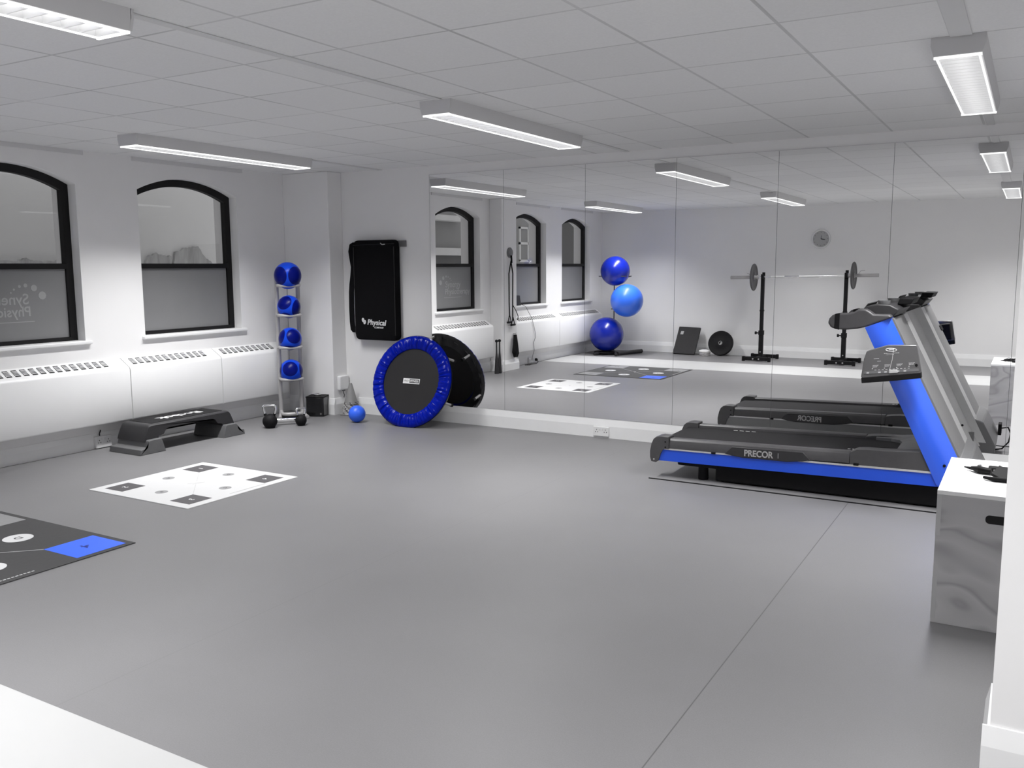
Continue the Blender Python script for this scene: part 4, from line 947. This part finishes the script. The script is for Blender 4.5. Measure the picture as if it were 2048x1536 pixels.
# ------------------------------------------------------------------ gym balls on a rack (seen in the mirror)
GY = -6.85
t = thing('gym_ball_rack', 'thin black ball stand on a padded foot beside the rear window, seen in the mirror', 'rack', (.51, GY, 0))
bm = mk(); tube(bm, [(.515, -7.10, .05), (.515, -7.10, 1.25)], .009, 10); link('pole', bm, M['dark2'], t)
bm = mk(); tube(bm, [(.46, -7.10, .765), (.515, -7.10, .765), (.68, -7.0, .75), (.72, -6.70, .75), (1.0, -6.68, .75), (1.02, -7.0, .75), (.515, -7.10, .765)], .007, 8)
link('ball_cradle', bm, M['dark2'], t)
bm = mk(); tube(bm, [(.515, -7.10, 1.25), (.44, -6.95, 1.33), (.40, -6.72, 1.33), (.86, -6.70, 1.33), (.87, -7.0, 1.33), (.515, -7.10, 1.25)], .007, 8); link('ball_cradle', bm, M['dark2'], t)
bm = mk(); tube(bm, [(.515, -7.12, .035), (.40, -6.55, .03)], .022, 12); tube(bm, [(.515, -7.12, .035), (.78, -6.6, .03)], .022, 12); link('base_leg', bm, M['dark2'], t)
bm = mk(); tube(bm, [(.75, -6.72, .036), (.82, -6.95, .036), (.93, -7.35, .036)], .034, 16); lab(link('foam_foot', bm, M['dark2'], t), 'dark foam padded foot')
bm = mk(); lathe(bm, [(.10, .02), (.19, .02), (.20, .035), (.19, .05), (.10, .05), (.10, .02)], 32, 'Z', (.47, GY, 0)); link('floor_ring', bm, M['black'], t)
gb = [((.64, GY, 1.418), .248, M['blue_ball'], 'dark blue gym ball at the top of the stand, seen in the mirror'),
      ((.864, GY + .02, .925), .274, M['blue_ball_light'], 'light blue gym ball in the middle of the stand, seen in the mirror'),
      ((.490, GY, .345), .292, M['blue_ball'], 'dark blue gym ball lowest on the stand, seen in the mirror')]
for i, (c, r, mt, lb) in enumerate(gb):
    bm = mk(); prof = []
    m_ = 60
    for k in range(m_ + 1):
        a = PI * k / m_; rr = r * (1 + .0018 * math.sin(a * 56)); prof.append((max(rr * math.sin(a), 0) if 0 < k < m_ else 0, -rr * math.cos(a)))
    lathe(bm, prof, 48, 'Z'); o = link('gym_ball', bm, mt, world=False); o.location = c; o.rotation_euler = (.12, .05 * i, 0); tag(o, lb, 'ball', 'gym balls on the stand')

# ------------------------------------------------------------------ balance board, plates, barbell (seen in the mirror)
t = thing('grey_board', 'dark grey board leaning on the rear wall beside the gym balls', 'board', (1.69, -7.50, 0))
ang = .55; hh = .51
def lean(x, v, d, y0=-7.37): return (x, y0 - v * math.sin(ang) + d * math.cos(ang), v * math.cos(ang) + d * math.sin(ang))
bm = mk(); P = [lean(1.497, 0, 0), lean(1.885, 0, 0), lean(1.90, hh, 0), lean(1.515, hh * 1.02, 0)]; nrm = Vector((0, math.cos(ang), math.sin(ang))) * .035
prism(bm, P, nrm); bm.transform(Matrix.Translation((0, 0, .002))); M['board'] = noise_mat('board_grey', (.040, .039, .040, 1), (.048, .047, .048, 1), 20, .85, spec=.06)
link('board_panel', bm, M['board'], t, bevel=.010, seg=3)
bm = mk(); Pq = [lean(1.565, hh * .72, .036), lean(1.615, hh * .72, .036), lean(1.622, hh * .84, .036), lean(1.57, hh * .84, .036)]; prism(bm, Pq, Vector(nrm).normalized() * .0015); bm.transform(Matrix.Translation((0, 0, .002))); lab(link('board_emblem', bm, M['grey_print'], t, smooth=False), 'small pale emblem')
t = thing('disc_stack', 'small white and silver discs stacked on the floor right of the leaning grey board', 'disc stack', (2.06, -7.40, 0))
bm = mk()
for k in range(3): lathe(bm, [(0, .004 + k * .022), (.088, .004 + k * .022), (.092, .010 + k * .022), (.088, .021 + k * .022), (0, .021 + k * .022)], 32, 'Z', (2.05, -7.40, 0))
link('disc', bm, M['silver'], t)
bm = mk(); lathe(bm, [(.09, .068), (.085, .085), (.04, .10), (0, .102)], 32, 'Z', (2.03, -7.42, 0)); lab(link('white_dome', bm, M['white_plastic'], t), 'white dome on top')
def plate(name, label, loc, R_, th, mat, rot, hub=True, group=None):
    t = thing(name, label, 'weight plate', loc, 0, group); t.rotation_euler = rot
    bm = mk(); lathe(bm, [(.025, -th / 2), (R_ * .32, -th / 2), (R_ * .36, -th / 2 + .004), (R_ * .80, -th / 2 + .004), (R_ * .84, -th / 2), (R_ * .97, -th / 2), (R_, -th / 2 + .006), (R_, th / 2 - .006), (R_ * .97, th / 2), (R_ * .84, th / 2), (R_ * .80, th / 2 - .004), (R_ * .36, th / 2 - .004), (R_ * .32, th / 2), (.025, th / 2), (.025, -th / 2)], 48, 'X'); link('disc', bm, mat, t, world=False)
    bm = mk(); lathe(bm, [(.026, -th / 2 - .002), (.034, -th / 2 - .002), (.034, th / 2 + .002), (.026, th / 2 + .002), (.026, -th / 2 - .002)], 24, 'X'); lab(link('hub_ring', bm, M['chrome'], t, world=False), 'silver hub ring')
    return t
plate('bumper_plate', 'thick black bumper plate standing against the rear wall between board and barbell stand', (2.285, -7.50, .209), .210, .055, M['black'], (0, -.30, PI / 2))
BY, BZ0, BZ1 = -7.15, 1.306, 1.346
def barz(x): return BZ0 + (BZ1 - BZ0) * (x - 2.53) / (4.756 - 2.53)
t = thing('barbell', 'chrome barbell resting across the two black squat stands, seen in the mirror', 'barbell', (3.64, BY, barz(3.64)))
bm = mk(); tube(bm, [(2.96, BY, barz(2.96)), (4.33, BY, barz(4.33))], .0165, 14); link('bar', bm, M['chrome'], t)
for a, b_ in ((2.53, 2.965), (4.325, 4.756)):
    bm = mk(); tube(bm, [(a, BY, barz(a)), (b_, BY, barz(b_))], .026, 18); link('sleeve', bm, M['silver'], t)
for x, s in ((2.965, 1), (4.325, -1)):
    bm = mk(); tube(bm, [(x - .012, BY, barz(x)), (x + .012, BY, barz(x))], .036, 18); link('collar', bm, M['silver'], t)
for a, b_ in ((3.17, 3.38), (3.60, 3.9)):
    bm = mk(); tube(bm, [(a, BY, barz(a)), (b_, BY, barz(b_))], .0172, 14); lab(link('knurling', bm, M['light_trim'], t), 'paler knurled band')
bm = mk(); tube(bm, [(4.47, BY, barz(4.47) + .025), (4.50, BY, barz(4.5) + .07), (4.56, BY, barz(4.5) + .075)], .004, 8); tube(bm, [(2.84, BY, barz(2.84) + .025), (2.82, BY, barz(2.8) + .06), (2.79, BY, barz(2.8) + .062)], .004, 8); link('spring_clip', bm, M['silver'], t)
plate('weight_plate', 'grey weight plate on the left end of the mirrored barbell', (2.902, BY, barz(2.9)), .215, .022, M['dark'], (0, 0, .0), group='plates on the barbell')
plate('weight_plate', 'grey weight plate on the right end of the mirrored barbell', (4.402, BY, barz(4.4)), .207, .022, M['dark'], (0, 0, .03), group='plates on the barbell')
def squat_stand(x, ztop, label):
    t = thing('squat_stand', label, 'squat stand', (x, BY, 0), 0, 'squat stands under the barbell')
    bm = mk(); box(bm, x - .032, x + .032, BY - .032, BY + .032, .05, .46); link('lower_post', bm, M['black'], t, bevel=.004)
    bm = mk(); box(bm, x - .026, x + .026, BY - .026, BY + .026, .44, ztop - .11); link('upper_post', bm, M['black'], t, bevel=.003)
    bm = mk(); box(bm, x - .038, x + .038, BY - .038, BY + .038, .40, .47); link('clamp_collar', bm, M['black'], t, bevel=.003)
    bm = mk(); tube(bm, [(x - .035, BY, .43), (x - .085, BY, .43)], .010, 10); tube(bm, [(x - .075, BY, .43), (x - .10, BY, .43)], .024, 14); link('adjusting_knob', bm, M['black'], t)
    bm = mk(); box(bm, x - .030, x + .030, BY - .030, BY + .030, .775, .80); link('post_ring', bm, M['black'], t)
    bm = mk()
    zb = barz(x) - .0145
    box(bm, x - .022, x + .022, BY - .05, BY + .05, zb - .02, zb); box(bm, x - .022, x + .022, BY + .03, BY + .05, zb, zb + .06); box(bm, x - .022, x + .022, BY - .05, BY - .03, zb, ztop); box(bm, x - .024, x + .024, BY - .03, BY + .03, zb - .10, zb - .018); link('bar_hook', bm, M['black'], t, bevel=.003)
    for yy in (BY + .26, BY - .26):
        bm = mk(); box(bm, x - .20, x + .20, yy - .028, yy + .028, .012, .068); f = link('foot_bar', bm, M['black'], t, bevel=.004)
        for s in (-1, 1):
            bm = mk(); box(bm, x + s * .20 - .02, x + s * .20 + .02, yy - .033, yy + .033, 0, .074); link('end_cap', bm, M['black'], f, bevel=.005)
    bm = mk(); box(bm, x - .028, x + .028, BY - .26, BY + .26, .014, .066); link('centre_beam', bm, M['black'], t)
    bm = mk()
    for s in (-1, 1): lathe(bm, [(0, 0), (.011, 0), (.011, .006), (0, .006)], 12, 'Y', (x + s * .045, BY + .288, .04))
    lathe(bm, [(0, 0), (.009, 0), (.009, .006), (0, .006)], 12, 'Y', (x, BY + .031, .13)); link('bolt', bm, M['silver'], t)
squat_stand(3.045, 1.39, 'black squat stand holding the left end of the mirrored barbell')
squat_stand(4.30, 1.42, 'black squat stand holding the right end of the mirrored barbell, partly behind the treadmill handrail')
t = thing('wall_clock', 'round pale rimmed wall clock on the rear wall, seen in the mirror', 'clock', (3.80, L, 1.91))
M['clock_face'] = noise_mat('clock_face', (.40, .40, .402, 1), (.46, .46, .46, 1), 4, .6)
bm = mk(); lathe(bm, [(0, .004), (.128, .004), (.128, .022), (0, .022)], 48, 'Y', (3.80, L, 1.91)); link('dial', bm, M['clock_face'], t)
bm = mk(); lathe(bm, [(.122, .002), (.145, .002), (.150, .02), (.145, .038), (.132, .042), (.124, .03), (.122, .002)], 56, 'Y', (3.80, L, 1.91)); lab(link('rim', bm, M['white_plastic'], t), 'bright rim')
def hand(dx, dz, w, nm):
    bm = mk(); p = Vector((3.80, L + .024, 1.91)); q = p + Vector((dx, 0, dz)); n = Vector((-dz, 0, dx)).normalized() * w; prism(bm, [tuple(p - n), tuple(q - n * .6), tuple(q + n * .6), tuple(p + n)], (0, .002, 0)); link(nm, bm, M['black'], t, smooth=False)
hand(.066, -.012, .006, 'hour_hand'); hand(.008, .055, .003, 'minute_hand')
bm = mk()
for k in range(12):
    a = 2 * PI * k / 12; lathe(bm, [(0, 0), (.005, 0), (.005, .0015), (0, .0015)], 8, 'Y', (3.80 + .105 * math.sin(a), L + .022, 1.91 + .105 * math.cos(a)))
link('hour_marks', bm, M['dark'], t)

# ------------------------------------------------------------------ things on the pilaster (seen in the mirror)
PX = PIL[2]
t = thing('suspension_trainer', 'black strap trainer hanging from a grey wall disc on the pilaster, seen in the mirror', 'strap trainer', (PX, -4.08, 1.72))
bm = mk(); lathe(bm, [(0, 0), (.075, 0), (.075, .012), (.055, .03), (0, .034)], 28, 'X', (PX, -4.075, 1.70)); lab(link('anchor_disc', bm, M['grey2'], t), 'grey anchor disc')
bm = mk(); tube(bm, [(PX + .045, -4.05, 1.66), (PX + .05, -4.05, 1.60), (PX + .05, -4.05, 1.55)], .014, 8); link('top_loop', bm, M['black'], t)
def flat_strap(pts, w=.018):
    bm = mk(); tube(bm, pts, w / 2, 6); return bm
link('strap', flat_strap([(PX + .04, -4.05, 1.58), (PX + .035, -4.0, 1.40), (PX + .03, -4.01, 1.0), (PX + .03, -4.02, .78)]), M['black'], t)
link('strap', flat_strap([(PX + .04, -4.05, 1.58), (PX + .035, -4.11, 1.40), (PX + .03, -4.11, 1.0), (PX + .03, -4.11, .72)]), M['black'], t)
for yy, zz in ((-4.02, .72), (-4.12, .68)):
    bm = mk(); tube(bm, [(PX + .03, yy, zz + .09), (PX + .03, yy - .05, zz - .02), (PX + .03, yy + .05, zz - .02), (PX + .03, yy, zz + .09)], .007, 8); tube(bm, [(PX + .03, yy - .055, zz - .02), (PX + .03, yy + .055, zz - .02)], .015, 10); link('handle', bm, M['black'], t)
bm = mk(); tube(bm, [(PX + .03, -4.11, .95), (PX + .04, -4.19, .86), (PX + .04, -4.25, .78), (PX + .04, -4.24, .72)], .006, 8); link('loose_strap', bm, M['black'], t)
t = thing('strap_bundle', 'bundle of black straps hanging low on the pilaster hook, seen in the mirror', 'straps', (PX, -4.18, .5))
bm = mk(); tube(bm, [(PX, -4.18, .525), (PX + .04, -4.18, .525), (PX + .045, -4.18, .54)], .007, 8); lab(link('hook', bm, M['silver'], t), 'silver hook')
bm = mk()
for k in range(5):
    o_ = (k - 2) * .012; tube(bm, [(PX + .03, -4.17 + o_, .51), (PX + .04, -4.14 + o_, .38), (PX + .045, -4.13 + o_ * 2, .26), (PX + .045, -4.17 + o_ * 2, .19), (PX + .045, -4.22 + o_, .23), (PX + .04, -4.20 + o_, .38), (PX + .03, -4.18 + o_, .51)], .011, 8)
link('looped_straps', bm, M['black'], t)
for yy, lb in ((-3.585, 'black exercise club standing on the floor by the pilaster, left of the pair'), (-3.665, 'black exercise club standing on the floor by the pilaster, right of the pair')):
    t = thing('exercise_club', lb, 'club', (.27, yy, 0), 0, 'clubs by the pilaster')
    bm = mk(); lathe(bm, [(0, 0), (.030, 0), (.032, .02), (.022, .20), (.013, .30), (.011, .44)], 20, 'Z', (.27, yy, 0)); link('club_body', bm, M['dark2'], t)
    bm = mk(); sphere(bm, (.27, yy, .462), .022, 20, 12); link('knob', bm, M['black'], t)
t = thing('window_speaker', 'small dark speaker on the window sill with a trailing cable, seen in the mirror', 'speaker', (-.03, -4.66, SILL))
bm = mk(); prism(bm, [(-.085, -4.735, SILL + .001), (.02, -4.735, SILL + .001), (.005, -4.72, SILL + .155), (-.07, -4.72, SILL + .155)], (0, .14, 0)); link('cabinet', bm, M['dark2'], t, bevel=.010, seg=3)
bm = mk(); tube(bm, [(.02, -4.73, SILL + .02), (.05, -4.76, SILL + .0), (.06, -4.80, SILL - .02), (.15, -4.84, .70), (.152, -4.93, .50), (.15, -4.95, .42), (.15, -4.88, .34), (.15, -4.90, .22), (.10, -4.94, .12), (.08, -4.95, .06), (.10, -4.90, .01), (.15, -4.72, .006)], .0035, 8); lab(link('cable', bm, M['dark'], t), 'thin dark cable')

# ------------------------------------------------------------------ world, camera
w = bpy.data.worlds.new('night'); sc.world = w; w.use_nodes = True; bg = w.node_tree.nodes['Background']
bg.inputs['Color'].default_value = (.5, .5, .505, 1); bg.inputs['Strength'].default_value = 1.0
F = 1771.7649; cyw, cpt, crl = .5289, -.1317, -.0053
sy_, cy_ = math.sin(cyw), math.cos(cyw); r = Vector((cy_, sy_, 0)); fh = Vector((-sy_, cy_, 0))
sp, cp = math.sin(cpt), math.cos(cpt); fw = fh * cp + Vector((0, 0, sp)); up = -fh * sp + Vector((0, 0, cp))
cr, sr = math.cos(crl), math.sin(crl); r2 = r * cr + up * sr; u2 = -r * sr + up * cr
cam = bpy.data.cameras.new('camera'); co = bpy.data.objects.new('camera', cam); C.objects.link(co)
cam.sensor_width = 36; cam.lens = F / 2048 * 36; cam.clip_start = .05; cam.clip_end = 100
bk = -fw
co.matrix_world = Matrix(((r2.x, u2.x, bk.x, 6.7303), (r2.y, u2.y, bk.y, -7.0557), (r2.z, u2.z, bk.z, 1.5), (0, 0, 0, 1)))
sc.camera = co
vs = sc.view_settings; sc.display_settings.display_device = 'sRGB'; vs.view_transform = 'Standard'; vs.look = 'None'; vs.exposure = .51; vs.gamma = 1; vs.use_curve_mapping = False
sc.cycles.max_bounces = 12; sc.cycles.diffuse_bounces = 6; sc.cycles.glossy_bounces = 6; sc.cycles.transparent_max_bounces = 12
sc.cycles.use_denoising = True; sc.cycles.caustics_reflective = True; sc.cycles.sample_clamp_indirect = 4
